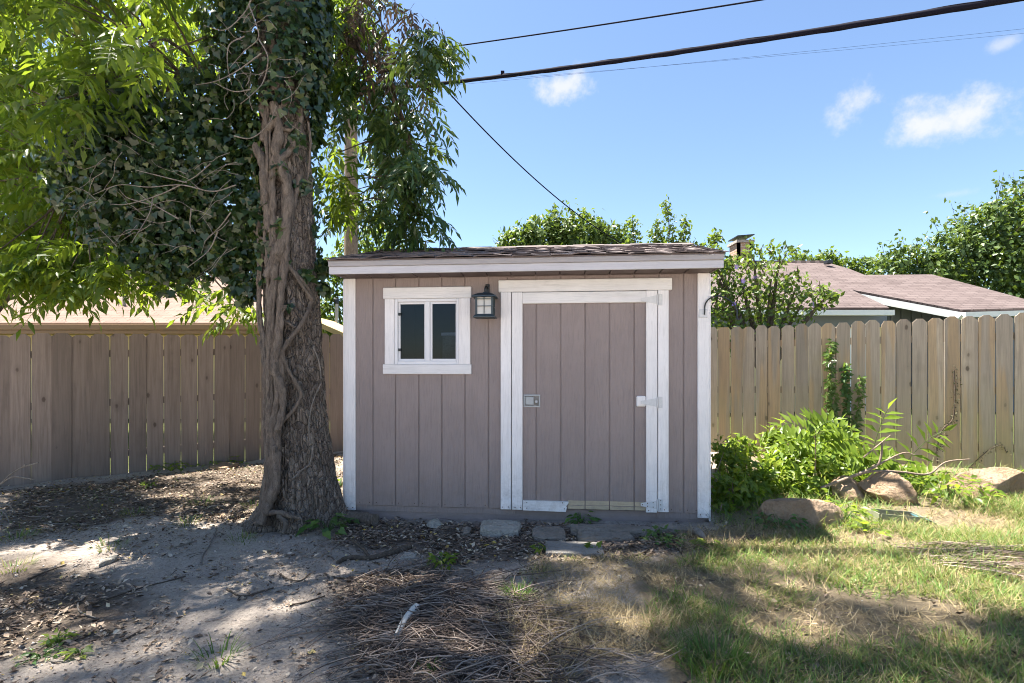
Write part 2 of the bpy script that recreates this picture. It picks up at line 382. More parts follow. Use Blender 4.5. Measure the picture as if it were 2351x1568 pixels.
def stem_mat(name, a, b):
    g = G(name); o = g.co('Object'); v = g.map(o, (1, 1, .3)); nz = g.noise(v, 38, 6, .7, .8); f = g.noise(o, 170, 3, .7)
    c = g.mix(g.rng(nz, .36, .66), a, b); c = g.mix(g.rng(f, .45, .75, 0, .5), c, tuple(x*.45 for x in a)); g.bump(g.math('ADD', nz, g.math('MULTIPLY', f, .5)), 1.0, .02)
    return g.done(c, .88, .15)
M['vine'] = stem_mat('ivy_vine_wood', (.10, .083, .07), (.26, .215, .176))
M['vine_pale'] = stem_mat('pale_vine_wood', (.20, .175, .15), (.34, .30, .26))
M['branch'] = stem_mat('dark_branch', (.085, .065, .05), (.17, .135, .105))
M['deadwood'] = stem_mat('dead_branch_wood', (.24, .18, .135), (.40, .31, .24))
M['pole'] = stem_mat('pole_wood', (.22, .165, .125), (.36, .28, .22))
def twig_mat():
    g = G('dry_twigs'); c = g.ramp(g.island(), [(0, (.065, .048, .04)), (.35, (.13, .098, .08)), (.7, (.215, .168, .138)), (1, (.34, .28, .235))]); return g.done(c, .9, .12)
M['twig'] = twig_mat()
def litter_mat():
    g = G('dry_leaves'); c = g.ramp(g.island(), [(0, (.07, .052, .042)), (.3, (.16, .118, .09)), (.6, (.27, .205, .155)), (.85, (.40, .32, .24)), (.95, (.52, .45, .36)), (1, (.42, .30, .05))])
    return g.done(c, .85, .15)
M['litter'] = litter_mat()
M['ivy'] = leaf_mat('ivy_leaves', [(0, (.009, .025, .011)), (.5, (.018, .044, .017)), (.8, (.033, .070, .024)), (.92, (.075, .11, .026)), (1, (.12, .14, .035))], .2, .32, .55)
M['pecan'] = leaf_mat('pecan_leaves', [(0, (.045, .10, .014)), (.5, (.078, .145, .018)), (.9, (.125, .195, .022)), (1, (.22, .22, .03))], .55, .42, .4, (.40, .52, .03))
M['pecan_shade'] = leaf_mat('shaded_pecan_leaves', [(0, (.02, .055, .016)), (.5, (.036, .082, .022)), (.85, (.065, .12, .025)), (1, (.14, .17, .03))], .26, .38, .5, (.26, .36, .03))  # darker copy of the pecan leaves, with their backlit shade put into the colour
M['pecan_brown'] = leaf_mat('withered_leaves', [(0, (.035, .026, .024)), (.6, (.065, .045, .038)), (1, (.12, .075, .05))], .2, .6, .2, (.16, .10, .06))
M['tree_far'] = leaf_mat('broadleaf_green', [(0, (.05, .09, .024)), (.6, (.085, .14, .033)), (1, (.15, .20, .045))], .3, .5, .3)
M['tree_dark'] = leaf_mat('oak_green', [(0, (.038, .072, .022)), (.6, (.07, .12, .03)), (1, (.12, .175, .04))], .25, .45, .35)
M['tree_lime'] = leaf_mat('lime_green', [(0, (.055, .095, .018)), (.6, (.09, .14, .024)), (1, (.15, .19, .03))], .45, .5, .3)
M['shrub'] = leaf_mat('shrub_leaves', [(0, (.07, .125, .025)), (.6, (.12, .185, .036)), (1, (.20, .25, .05))], .35, .38, .45)
M['weed'] = leaf_mat('weed_leaves', [(0, (.08, .15, .018)), (.6, (.165, .245, .026)), (1, (.27, .32, .035))], .52, .42, .4, (.38, .52, .04))
M['weed_dark'] = leaf_mat('ground_cover_leaves', [(0, (.035, .09, .024)), (.6, (.07, .15, .035)), (1, (.13, .22, .05))], .36, .4, .4)
M['creeper'] = leaf_mat('creeper_leaves', [(0, (.07, .13, .03)), (.6, (.11, .18, .045)), (1, (.17, .23, .07))], .4, .4, .4)
M['grass'] = leaf_mat('grass_blades', [(0, (.07, .15, .03)), (.45, (.125, .22, .048)), (.70, (.21, .25, .06)), (.86, (.32, .27, .11)), (1, (.42, .32, .165))], .3, .55, .25, (.34, .38, .06))
M['tuft'] = leaf_mat('fresh_grass', [(0, (.045, .11, .018)), (.7, (.08, .17, .025)), (1, (.14, .22, .04))], .35, .5, .3)
M['straw'] = leaf_mat('straw', [(0, (.20, .15, .085)), (.5, (.37, .28, .155)), (1, (.52, .42, .26))], .15, .7, .15, (.45, .33, .15))
M['purple'] = plain('purple_petals', (.30, .22, .55), .6, .2, var=.1)
def rock_mat(name, a, b, c2):
    g = G(name); o = g.offs(g.co('Object'), g.rnd()); n1 = g.noise(o, 4, 7, .68, .6); n2 = g.noise(o, 26, 6, .7)
    c = g.mix(g.rng(n1, .3, .7), a, b); c = g.mix(g.rng(n2, .5, .78, 0, .7), c, c2); g.bump(g.math('ADD', n1, g.math('MULTIPLY', n2, .9)), 1.0, .07); return g.done(g.mix(g.rng(g.noise(o, 9, 7, .75, 1.2), .57, .66, 0, .45), c, tuple(x*.4 for x in a)), .9, .15)
M['boulder'] = rock_mat('orange_sandstone', (.33, .222, .138), (.45, .335, .24), (.20, .125, .08))
M['limestone'] = rock_mat('pale_limestone', (.42, .385, .33), (.56, .53, .47), (.20, .175, .14))
M['flagstone'] = rock_mat('grey_flagstone', (.27, .235, .20), (.37, .33, .285), (.15, .125, .10))
M['paver'] = rock_mat('grey_concrete', (.34, .315, .285), (.42, .395, .36), (.24, .215, .185))
M['pvc'] = plain('grey_white_stick', (.55, .53, .48), .6, .3, var=.35, scale=8)
M['cable'] = plain('black_cable', (.010, .010, .018), .9, .08, var=.1)
M['chip'] = plain('pale_chips', (.52, .48, .42), .85, .2, var=.3)
def ground_mat():
    g = G('bare_dirt'); p = g.pos()
    la = g.n('ShaderNodeAttribute', attribute_name='litter').outputs['Fac']; th = g.n('ShaderNodeAttribute', attribute_name='thatch').outputs['Fac']
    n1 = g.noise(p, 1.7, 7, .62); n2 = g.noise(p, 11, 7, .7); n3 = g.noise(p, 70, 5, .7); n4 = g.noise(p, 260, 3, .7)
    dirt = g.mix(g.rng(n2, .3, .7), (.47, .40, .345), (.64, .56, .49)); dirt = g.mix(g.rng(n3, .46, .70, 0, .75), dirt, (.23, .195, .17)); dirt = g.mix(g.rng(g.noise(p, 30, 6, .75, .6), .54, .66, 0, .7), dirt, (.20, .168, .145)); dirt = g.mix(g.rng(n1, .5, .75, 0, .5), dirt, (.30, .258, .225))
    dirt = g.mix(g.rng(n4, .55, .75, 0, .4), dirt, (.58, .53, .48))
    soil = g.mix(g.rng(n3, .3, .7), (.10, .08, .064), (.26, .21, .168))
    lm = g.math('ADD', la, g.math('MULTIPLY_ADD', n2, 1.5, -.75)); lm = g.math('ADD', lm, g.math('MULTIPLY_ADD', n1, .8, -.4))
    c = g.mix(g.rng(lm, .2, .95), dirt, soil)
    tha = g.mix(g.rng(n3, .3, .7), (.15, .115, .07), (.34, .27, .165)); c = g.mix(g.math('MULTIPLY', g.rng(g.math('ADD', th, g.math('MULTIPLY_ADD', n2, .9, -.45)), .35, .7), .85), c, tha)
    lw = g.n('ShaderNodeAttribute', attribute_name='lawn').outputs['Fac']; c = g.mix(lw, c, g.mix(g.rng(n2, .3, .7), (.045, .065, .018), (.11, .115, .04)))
    g.bump(g.math('ADD', g.math('MULTIPLY', n2, 1.2), g.math('ADD', g.math('MULTIPLY', n3, .6), g.math('MULTIPLY', n4, .3))), 1.0, .05)
    return g.done(c, .95, .08)
M['ground'] = ground_mat()

# ------------------------------------------------------------------ ground
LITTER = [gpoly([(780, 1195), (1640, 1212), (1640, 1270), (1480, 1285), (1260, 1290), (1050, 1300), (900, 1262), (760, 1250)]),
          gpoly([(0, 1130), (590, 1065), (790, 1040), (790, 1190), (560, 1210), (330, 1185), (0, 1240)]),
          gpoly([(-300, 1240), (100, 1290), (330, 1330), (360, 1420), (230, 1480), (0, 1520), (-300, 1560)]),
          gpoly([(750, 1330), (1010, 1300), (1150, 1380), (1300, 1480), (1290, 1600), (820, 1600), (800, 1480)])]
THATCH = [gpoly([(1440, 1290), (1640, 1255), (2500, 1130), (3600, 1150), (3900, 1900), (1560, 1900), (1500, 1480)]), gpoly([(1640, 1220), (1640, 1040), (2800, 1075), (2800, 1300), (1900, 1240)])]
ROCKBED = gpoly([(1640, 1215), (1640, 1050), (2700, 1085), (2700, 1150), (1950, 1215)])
def softmask(x, y, polys, n=9, r=.22):
    s = np.zeros(len(x)); g = np.random.default_rng(3)
    for k in range(n):
        a = 2*math.pi*k/n; rr = r*(.4+.6*(k % 3)/2)
        m = np.zeros(len(x), bool)
        for pl in polys: m |= inpoly(x+rr*math.cos(a), y+rr*math.sin(a), pl)
        s += m
    return s/n
xs = np.unique(np.concatenate([np.linspace(-7.5, 7.5, 251), np.linspace(-40, 40, 41), [-900, -300, -100, 100, 300, 900]]))
ys = np.unique(np.concatenate([np.linspace(.6, 9.4, 177), np.linspace(-30, 40, 36), [-300, -100, 80, 200, 600, 1800]]))
gx, gy = np.meshgrid(xs, ys); fx = gx.ravel(); fy = gy.ravel()
near = np.clip(1-np.maximum(np.abs(fx)-6.5, 0)/3, 0, 1)*np.clip(1-np.maximum(fy-9, 0)/2, 0, 1)
P3 = np.stack([fx*2.2, fy*2.2, fx*0+3], 1)
fz = gzn(fx, fy)+near*((fbm(P3)-.47)*.055+(fbm(P3*5.5, 3)-.44)*.016)
nx = len(xs); ii = (np.arange(len(ys)-1)[:, None]*nx+np.arange(nx-1)[None]).ravel()
gme = npmesh('ground', np.stack([fx, fy, fz], 1), np.stack([ii, ii+1, ii+nx+1, ii+nx], 1), M['ground'], True)
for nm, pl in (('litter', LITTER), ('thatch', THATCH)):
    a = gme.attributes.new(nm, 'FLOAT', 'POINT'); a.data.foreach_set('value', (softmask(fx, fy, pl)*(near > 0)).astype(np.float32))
def beyond(x, y):                    # outside the two fence lines
    return np.maximum(y-(9.1+(x+.65)*(9.1-4.79)/(-.65+8.75)), y-(9.1+(x+.65)*(4.65-9.1)/(8.56+.65)))
a = gme.attributes.new('lawn', 'FLOAT', 'POINT'); a.data.foreach_set('value', np.clip(beyond(fx, fy)/.1, 0, 1).astype(np.float32))
tag(link('ground', gme), kind='structure')
GH = fz.reshape(len(ys), nx)
def ghn(x, y):                       # sampled ground height
    x = np.asarray(x, float); y = np.asarray(y, float)
    i = np.clip(np.searchsorted(xs, x)-1, 0, nx-2); j = np.clip(np.searchsorted(ys, y)-1, 0, len(ys)-2)
    u = (x-xs[i])/(xs[i+1]-xs[i]); v = (y-ys[j])/(ys[j+1]-ys[j])
    return GH[j, i]*(1-u)*(1-v)+GH[j, i+1]*u*(1-v)+GH[j+1, i]*(1-u)*v+GH[j+1, i+1]*u*v
def gh(x, y): return float(ghn([x], [y])[0])
def gpt(px, py, up=0.0):
    p = gp(px, py); p.z = gh(p.x, p.y)+up; return p

# ------------------------------------------------------------------ shed
TA = .091; SA = math.atan(TA)
YL = 4.44/(1+TA*(793-CX)/FPX); XL = (793-CX)/FPX*YL
shed = empty('storage_shed', (XL, YL, 0), -SA, 'taupe wooden storage shed with white trim, door and small window', 'shed')
def bx(name, m, par, *a, b=.0025):
    return MB().box(*a, b=b).build(name, M[m], par)
GRV = .008
def boards(name, edges, z0, z1, y0, y1, m, par):
    for a, b_ in zip(edges[:-1], edges[1:]): bx(name, m, par, a+GRV/2, b_-GRV/2, y0, y1, z0, z1, b=.003)
wall = empty('front_wall'); wall.parent = shed
boards('siding_board', [.03, .25, .452], .1, 2.084, 0, .012, 'siding', wall)
boards('siding_board', [.452, .66, .863, 1.066], .098, 1.31, 0, .012, 'siding', wall)
boards('siding_board', [.452, .66, .863, 1.066], 1.93, 2.084, 0, .012, 'siding', wall)
boards('siding_board', [1.066, 1.269, 1.43], .1, 2.084, 0, .012, 'siding', wall)
boards('siding_board', [1.43, 1.476, 1.679, 1.885, 2.089, 2.292, 2.494, 2.7], 1.975, 2.084, 0, .012, 'siding', wall)
boards('siding_board', [2.7, 2.899, 3.07], .1, 2.084, 0, .012, 'siding', wall)
sh = MB()
for a in ((.02, .448, .05, 2.1), (.448, 1.02, .05, 1.33), (.448, 1.02, 1.9, 2.1), (1.02, 1.5, .05, 2.1), (1.5, 2.68, 1.95, 2.1), (2.68, 3.1, .05, 2.1)):
    sh.box(a[0], a[1], .009, .022, a[2], a[3])
sh.build('sheathing', M['siding'], wall)
for x0, x1, z0 in ((-.004, .096, .056), (3.009, 3.101, .066)): bx('corner_trim', 'white', shed, x0, x1, -.019, .003, z0, 2.084, b=.004)
bx('corner_trim', 'white', shed, 3.1015, 3.114, -.015, .08, .04, 2.08, b=.003)
bx('corner_trim', 'white', shed, -.016, -.0045, -.015, .08, .04, 2.08, b=.003)
bx('skirt_board', 'skirt', shed, .03, 3.075, .016, .05, -.035, .108, b=.004)
bx('floor_runner', 'skirt', shed, 1.25, 2.95, .03, .09, -.10, -.036, b=.004)
# side and back walls, floor
for x0, x1 in ((.004, .02), (3.08, 3.096)):
    MB().prism_x([(.023, -.06), (2.14, -.06), (2.14, 2.14), (1.08, 2.49), (.023, 2.14)], x0, x1).build('side_wall', M['siding'], shed)
MB().box(.02, 3.08, 2.13, 2.15, -.06, 2.12).build('back_wall', M['siding'], shed)
MB().box(.021, 3.079, .051, 2.129, -.02, .0).build('floor_deck', M['interior'], shed)
MB().box(.0205, 3.0795, 2.115, 2.129, .0, 2.1).build('back_lining', M['interior'], shed)
# eave
sof = empty('soffit'); sof.parent = shed
ed = [-.02]+[.047+.2035*i for i in range(16)]+[3.13]; ed = [e for i, e in enumerate(ed) if i == 0 or e-ed[i-1] > .03]
boards('soffit_board', ed, 2.086, 2.096, -.243, -.0005, 'soffit', sof)
bx('fascia', 'fascia', shed, -.032, 3.142, -.262, -.2435, 2.080, 2.142, b=.003)
bx('drip_trim', 'fascia_top', shed, -.034, 3.144, -.272, -.244, 2.1425, 2.186, b=.003)
TH = math.atan2(2.56-2.187, 1.35)
for x0, x1 in ((-.032, -.014), (3.123, 3.141)):
    MB().prism_x([(-.243, 2.086), (-.243, 2.18), (1.08, 2.546), (2.403, 2.18), (2.403, 2.086), (1.08, 2.452)], x0, x1).build('rake_board', M['fascia'], shed)
roof = empty('roof'); roof.parent = shed
MB().prism_x([(-.268, 2.1865), (1.08, 2.5585), (2.428, 2.1865), (2.428, 2.198), (1.08, 2.570), (-.268, 2.198)], -.045, 3.155).build('roof_deck', M['shingle'], roof)
shv = []
for k in range(5):
    mb = MB(); rs = random.Random(k); n = 4; v = []
    for j in range(3):
        for i in range(n+1):
            lift = (.010+rs.uniform(-.004, .009)) if j == 0 else (.006 if j == 1 else .001)
            v.append((i/n*.305, (j/2)*.185+(rs.uniform(-.008, .006) if j == 0 else 0), lift))
    nn = len(v); v += [(x, y, z-.006) for x, y, z in v]; f = []
    for j in range(2):
        for i in range(n):
            q = j*(n+1)+i; f.append((q, q+1, q+n+2, q+n+1)); f.append((nn+q, nn+q+n+1, nn+q+n+2, nn+q+1))
    for i in range(n): f.append((i, i+nn, i+1+nn, i+1))
    for j in range(2):
        q = j*(n+1); f.append((q, q+n+1, q+n+1+nn, q+nn)); q += n; f.append((q, q+nn, q+n+1+nn, q+n+1))
    shv.append(mb.add(v, f).mesh('shingle', M['shingle']))
rs = random.Random(5)
for c in range(10):
    y_s = -.02+c*.137; x = -.07-(.15 if c % 2 else 0)+rs.uniform(-.02, .02)
    while x < 3.16:
        if x+.305 > -.06:
            o = link('shingle', shv[rs.randrange(5)], roof)
            xx = max(x, -.062); s = min(1, (3.172-xx)/.305, (x+.305-xx)/.305 if xx > x else 1)
            o.location = (xx, -.268+y_s*math.cos(TH)-.006*math.sin(TH), 2.1995+y_s*math.sin(TH)+.0005)
            o.rotation_euler = (TH+rs.uniform(-.012, .03), rs.uniform(-.02, .02), rs.uniform(-.012, .012)); o.scale = (max(s, .1), 1, 1)
        x += .312
for i in range(11):
    o = MB().add([(0, -.13, -.040), (.31, -.13, -.040), (.31, 0, .002), (0, 0, .002), (.31, .13, -.040), (0, .13, -.040)], [(0, 1, 2, 3), (3, 2, 4, 5)]).build('ridge_cap', M['shingle'], roof)
    o.location = (-.05+.295*i, 1.08, 2.588+.004*(i % 2)); o.scale = (1.03, 1, 1)

# window
win = empty('window'); win.parent = shed
bx('head_trim', 'white_x', win, .347, 1.123, -.024, .003, 1.903, 2.0, b=.004)
bx('sill_trim', 'white_x', win, .345, 1.123, -.024, .003, 1.248, 1.334, b=.004)
bx('side_trim', 'white', win, .360, .446, -.019, .003, 1.3345, 1.9025, b=.004)
bx('side_trim', 'white', win, 1.013, 1.113, -.019, .003, 1.3345, 1.9025, b=.004)
fr = MB()
fr.box(.4465, .474, -.012, .05, 1.335, 1.902, b=.003); fr.box(.993, 1.0125, -.012, .05, 1.335, 1.902, b=.003)
fr.box(.4742, .9928, -.011, .05, 1.335, 1.362, b=.003); fr.box(.4742, .9928, -.011, .05, 1.876, 1.902, b=.003); fr.box(.716, .759, -.010, .05, 1.3622, 1.8758, b=.003)
fr.build('frame', M['vinyl'], win)
for x0, x1, z0, z1, y in ((.4745, .7155, 1.3625, 1.8755, .006), (.7595, .9925, 1.3625, 1.8755, .0)):
    s = MB(); t = .019
    s.box(x0, x0+t, y, y+.02, z0, z1, b=.002); s.box(x1-t*.5, x1, y, y+.02, z0, z1, b=.002)
    s.box(x0+t, x1-t*.5, y, y+.02, z0, z0+t, b=.002); s.box(x0+t, x1-t*.5, y, y+.02, z1-t, z1, b=.002)
    s.build('sash', M['vinyl'], win)
    MB().box(x0+t-.002, x1-t*.5+.002, y+.008, y+.012, z0+t-.002, z1-t+.002).build('pane', M['glass'], win)
for z in (1.46, 1.77): bx('latch', 'dark_iron', win, .477, .50, -.004, .005, z-.012, z+.012, b=.002)

# door
door = empty('door'); door.parent = shed
boards('door_board', [1.50, 1.679, 1.885, 2.089, 2.292, 2.494, 2.655], .116, 1.93, -.012, -.001, 'siding', door)
MB().box(1.49, 2.665, -.004, .012, .118, 1.93).build('door_backing', M['siding'], door)
bx('stile', 'white', door, 1.4725, 1.563, -.034, -.0125, .10, 1.944, b=.004); bx('stile', 'white', door, 2.589, 2.679, -.034, -.0125, .105, 1.944, b=.004)
bx('top_rail', 'white_x', door, 1.5635, 2.5885, -.032, -.0125, 1.847, 1.942, b=.004)
MB().prism([(1.568, .099), (1.905, .094), (1.928, .094), (1.936, .128), (1.930, .140), (1.951, .170), (1.950, .179), (1.568, .181)], -.034, -.0125).build('bottom_rail', M['white_x'], door)
for a, b_ in ((1.945, 2.085), (2.093, 2.288), (2.296, 2.490), (2.498, 2.588)):
    o = MB().prism([(a, .152), ((a+b_)/2, .148), (b_, .153), (b_, .186), (a, .187)], -.0148, -.0122).build('bare_patch', M['bare'], door)
    MB().prism([(a, .117), (b_, .117), (b_, .148), ((a+b_)/2+.02, .143), (a, .147)], -.0162, -.0122).build('bare_patch', M['bare'], door)
bx('hinge_block', 'white', door, 2.512, 2.5885, -.031, -.0125, .982, 1.071, b=.012)
def hinge(z, rust=False):
    h = MB(); h.prism([(2.545, z-.012), (2.672, z-.035), (2.672, z+.035), (2.545, z+.012)], -.0385, -.0345)
    h.box(2.6925, 2.722, -.031, -.0265, z-.047, z+.047, b=.003); h.tube([(2.682, -.037, z-.047), (2.682, -.037, z+.047)], .006, 8)
    ho = h.build('hinge', M['hinge'], door); s = MB()
    for x, dz in ((2.56, 0), (2.60, .012), (2.60, -.012), (2.645, .018), (2.645, -.018)): s.tube([(x, -.0386, z+dz), (x, -.041, z+dz)], .0045, 6)
    for dz in (-.034, 0, .034): s.tube([(2.708, -.031, z+dz), (2.708, -.0335, z+dz)], .0045, 6)
    s.build('screw', M['rust'] if rust else M['hinge'], ho)
for z, r_ in ((1.868, False), (1.018, False), (.172, True)): hinge(z, r_)
hd = empty('latch'); hd.parent = door
fp = MB(); fp.box(1.570, 1.713, -.019, -.0125, .970, .983, b=.002); fp.box(1.570, 1.713, -.019, -.0125, 1.065, 1.078, b=.002)
fp.box(1.570, 1.583, -.0188, -.0125, .9832, 1.0648, b=.002); fp.box(1.700, 1.713, -.0188, -.0125, .9832, 1.0648, b=.002); fp.build('face_plate', M['steel'], hd)
MB().box(1.583, 1.70, -.0145, -.0126, .983, 1.065).build('cup', M['paver'], hd)
bx('paddle', 'steel', hd, 1.588, 1.658, -.0235, -.0148, .99, 1.058, b=.005)
MB().tube([(1.68, -.0147, 1.018), (1.68, -.024, 1.018)], .012, 10).build('keyhole', M['steel'], hd)
bx('door_jamb', 'white', shed, 1.376, 1.4665, -.026, .003, .099, 1.947, b=.004); bx('door_jamb', 'white', shed, 2.685, 2.774, -.026, .003, .109, 1.947, b=.004)
bx('door_head', 'white_x', shed, 1.358, 2.801, -.029, .003, 1.9475, 2.049, b=.005)
s = MB()
for x, z in ((.03, .08), (.075, .082), (3.03, .095), (3.075, .095), (1.395, .12), (1.445, .122), (1.50, .122), (1.545, .122), (2.61, .125), (2.74, .13), (2.62, .15), (1.60, .165), (1.6, .118), (1.9, .17), (1.915, .12)):
    y = -.034 if 1.47 < x < 2.69 else (-.026 if 1.37 < x < 2.78 else -.019); s.tube([(x, y+.002, z), (x, y-.0025, z)], .0045, 6)
for x in (.13, .22, .28, .42, .48, .62, .69, .83, .89, 1.03, 1.09, 1.24, 2.80, 2.87, 2.93, 3.0): s.tube([(x, .001, .125), (x, -.0015, .125)], .004, 6)
s.build('nail_heads', M['rust'], shed)

SM = Matrix.Translation((XL, YL, 0)) @ Matrix.Rotation(-SA, 4, 'Z')
def sw(x, y, z): return SM @ Vector((x, y, z))
# lantern
ln = empty('wall_lantern', sw(1.257, 0, 1.72), -SA, 'dark metal lantern with frosted panes mounted between window and door', 'lantern')
def frus(mb, z0, z1, a0, a1, y0=-.115):
    v = [(sx*a, y0+sy*a, z) for z, a in ((z0, a0), (z1, a1)) for sx, sy in ((-1, -1), (1, -1), (1, 1), (-1, 1))]
    return mb.add(v, [(3, 2, 1, 0), (4, 5, 6, 7)]+[(i, (i+1) % 4, (i+1) % 4+4, i+4) for i in range(4)])
r_ = MB(); frus(r_, .168, .178, .100, .098); frus(r_, .178, .205, .098, .048); frus(r_, .205, .217, .02, .014); r_.build('roof', M['lantern'], ln)
b_ = MB(); frus(b_, 0, .008, .088, .088); frus(b_, .008, .026, .088, .070); b_.build('base', M['lantern'], ln)
fb = MB()
for sx in (-1, 1):
    for sy in (-1, 1): fb.box(sx*.066-.007, sx*.066+.007, -.115+sy*.066-.007, -.115+sy*.066+.007, .026, .168)
for sy in (-1, 1):
    fb.box(-.003, .003, -.115+sy*.069-.003, -.115+sy*.069+.003, .026, .168); fb.box(-.06, .06, -.115+sy*.069-.0028, -.115+sy*.069+.0028, .09, .096); fb.box(-.06, .06, -.115+sy*.069-.0028, -.115+sy*.069+.0028, .148, .154)
    fb.box(sy*.069-.003, sy*.069+.003, -.118, -.112, .026, .168); fb.box(sy*.069-.0028, sy*.069+.0028, -.175, -.055, .09, .096)
fb.build('cage', M['lantern'], ln)
frus(MB(), .03, .166, .058, .058).build('pane', M['frosted'], ln)
MB().tube(spline([(0, -.115, .22), (0, -.112, .25), (.004, -.07, .275), (.006, -.02, .27), (.006, -.001, .25)], 4), .009, 8).build('bracket', M['dark_iron'], ln)
bx('back_plate', 'dark_iron', ln, -.014, .022, -.012, .001, .20, .30, b=.004)
# hook
hk = empty('hanging_hook', sw(3.05, -.019, 1.75), -SA, 'black curved plant hook screwed to the shed right corner trim', 'hook')
bx('plate', 'hinge', hk, -.033, .034, -.006, .001, -.035, .036, b=.003)
pts = [(3.06, 1.74), (3.065, 1.825), (3.101, 1.872), (3.172, 1.89), (3.244, 1.859), (3.289, 1.812), (3.307, 1.759), (3.305, 1.707), (3.325, 1.694), (3.333, 1.717)]
MB().tube(spline([(x-3.05, -.008-.05*i/9, z-1.75) for i, (x, z) in enumerate(pts)], 5), .006, 8).build('arm', M['dark_iron'], hk)
# panel leaning inside
pn = empty('leaning_panel', sw(.93, .34, .0), -SA, 'grey framed panel leaning inside, seen through the right pane', 'panel')
MB().box(-.14, .22, 0, .02, .9, 1.60, b=.004).build('board', M['paver'], pn); bx('frame_bar', 'vinyl', pn, -.15, .23, -.012, .022, 1.601, 1.63)
bx('stand', 'interior', pn, -.12, .2, .03, .06, 0, .92)

# ------------------------------------------------------------------ fences
def picket_mesh(wd, hgt, mat, k):
    rs = random.Random(k); c = .042
    poly = [(-wd/2, 0), (wd/2, 0), (wd/2, hgt-c*rs.uniform(.8, 1.2)), (wd/2-c*rs.uniform(.7, 1.2), hgt), (-wd/2+c*rs.uniform(.7, 1.2), hgt), (-wd/2, hgt-c*rs.uniform(.8, 1.2))]
    return MB().prism(poly, -.008, .008).mesh('picket', mat)
def fence(A, B, pitch, wd, topA, topB, hgt, mat, label, seed, closed=None):
    A = Vector(A); B = Vector(B); d = (B-A); L = d.length; d.normalize(); nrm = Vector((-d.y, d.x)); ang = math.atan2(d.y, d.x)
    root = empty('wooden_fence', (A.x, A.y, gz(A.x, A.y)), 0, label, 'fence'); rs = random.Random(seed); root_m = Vector((A.x, A.y, gz(A.x, A.y)))
    ms = [picket_mesh(wd+dw, hgt, mat, seed*10+k) for k, dw in enumerate((0, .003, -.002, .001))]
    n = int(L/pitch)
    for i in range(n):
        s = (i+.5)*pitch; p = A+d*s; top = topA+(topB-topA)*s/L+rs.uniform(-.013, .013)
        o = link('picket', ms[rs.randrange(4)], root); tight = closed is not None and p.x < closed; o.location = Vector((p.x, p.y, top-hgt))-root_m+Vector((nrm.x, nrm.y, 0))*(rs.uniform(-.003, .003) if not tight else (.0045 if i % 2 else -.0045)); o.scale.x = 1.035 if tight else 1.0
        o.rotation_euler = (rs.uniform(-.006, .006), rs.uniform(-.004, .004), ang+rs.uniform(-.012, .012))
    for zf in (.28, .95, 1.58):
        mb = MB(); a = A+nrm*.032; b = B+nrm*.032
        za = topA-1.83+zf; zb = topB-1.83+zf; u = Vector((d.x, d.y, 0)); v = Vector((nrm.x, nrm.y, 0)); vv = []
        for q, z in ((a, za), (b, zb)):
            for sy in (-.02, .02):
                for sz in (-.044, .044): vv.append(Vector((q.x, q.y, z))+v*sy+Vector((0, 0, sz))-root_m)
        mb.add(vv, [(0, 1, 3, 2), (4, 6, 7, 5), (0, 4, 5, 1), (2, 3, 7, 6), (0, 2, 6, 4), (1, 5, 7, 3)]).build('rail', mat, root)
    s = .6
    while s < L:
        p = A+d*s+nrm*.10; t = topA+(topB-topA)*s/L
        o = MB().box(-.045, .045, -.045, .045, t-2.1, t-.06, b=.004).build('post', mat, root); o.location = (p.x-root_m.x, p.y-root_m.y, -root_m.z); o.rotation_euler = (0, 0, ang); s += 2.4
    return root
CORNER = (-.65, 9.1)
fl = fence((-8.75, 4.79), CORNER, .193, .1845, 1.61, 1.88, 1.86, M['fence_left'], 'dark brown dog-eared picket fence behind the tree at left', 1, -5.25)
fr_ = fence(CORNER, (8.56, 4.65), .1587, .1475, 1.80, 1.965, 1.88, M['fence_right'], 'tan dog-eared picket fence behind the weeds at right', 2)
def on_right_fence(px, py, off=-.03):
    d = Vector((8.56+.65, 4.65-9.1)).normalized(); n = Vector((-d.y, d.x)); t = (px-CX)/FPX; A = Vector(CORNER)+n*off
    # X = t*Y
    s = (t*A.y-A.x)/(d.x-t*d.y); Y = A.y+d.y*s; return at(px, py, Y)

# ------------------------------------------------------------------ big tree: trunk
TZ = [-.15, 0, .15, .4, .91, 1.5, 2.21, 3.33, 4.45, 5.3]
TX = [-1.80, -1.80, -1.81, -1.83, -1.868, -1.892, -1.925, -1.965, -2.0, -2.02]
TR = [.38, .35, .305, .265, .233, .220, .208, .196, .19, .185]
TY = 4.50
def taxis(z): return np.interp(z, TZ, TX)
def trad(z): return np.interp(z, TZ, TR)
tree = empty('pecan_tree', (-1.80, TY, 0), 0, 'large ivy-covered tree with furrowed bark standing beside the shed', 'tree')
nth, nz_ = 220, 460
th = np.linspace(0, 2*np.pi, nth, endpoint=False); zz = np.linspace(-.15, 5.3, nz_)
TT, ZZ = np.meshgrid(th, zz); tf = TT.ravel(); zf = ZZ.ravel(); rr = trad(zf)
flare = np.exp(-np.maximum(zf, 0)/.20); rr = rr*(1+flare*(.16*np.cos(5*tf+.8)+.09*np.cos(3*tf+2)))
rr = rr*(1+.05*np.cos(2*tf+zf*.5)+.03*np.cos(3*tf-zf*.8))
cp = np.stack([np.cos(tf), np.sin(tf), zf*.55], 1)
wq = fbm(cp*np.array([2, 2, 3]), 2)[:, None]*np.array([1.2, 1.2, .4]); b1 = np.abs(vnoise((cp+wq*.12)*np.array([9, 9, 5.5]))*2-1); b2 = np.abs(vnoise((cp+wq*.1)*np.array([17, 17, 11])+7)*2-1); b3 = fbm(cp*np.array([26, 26, 22]), 2)
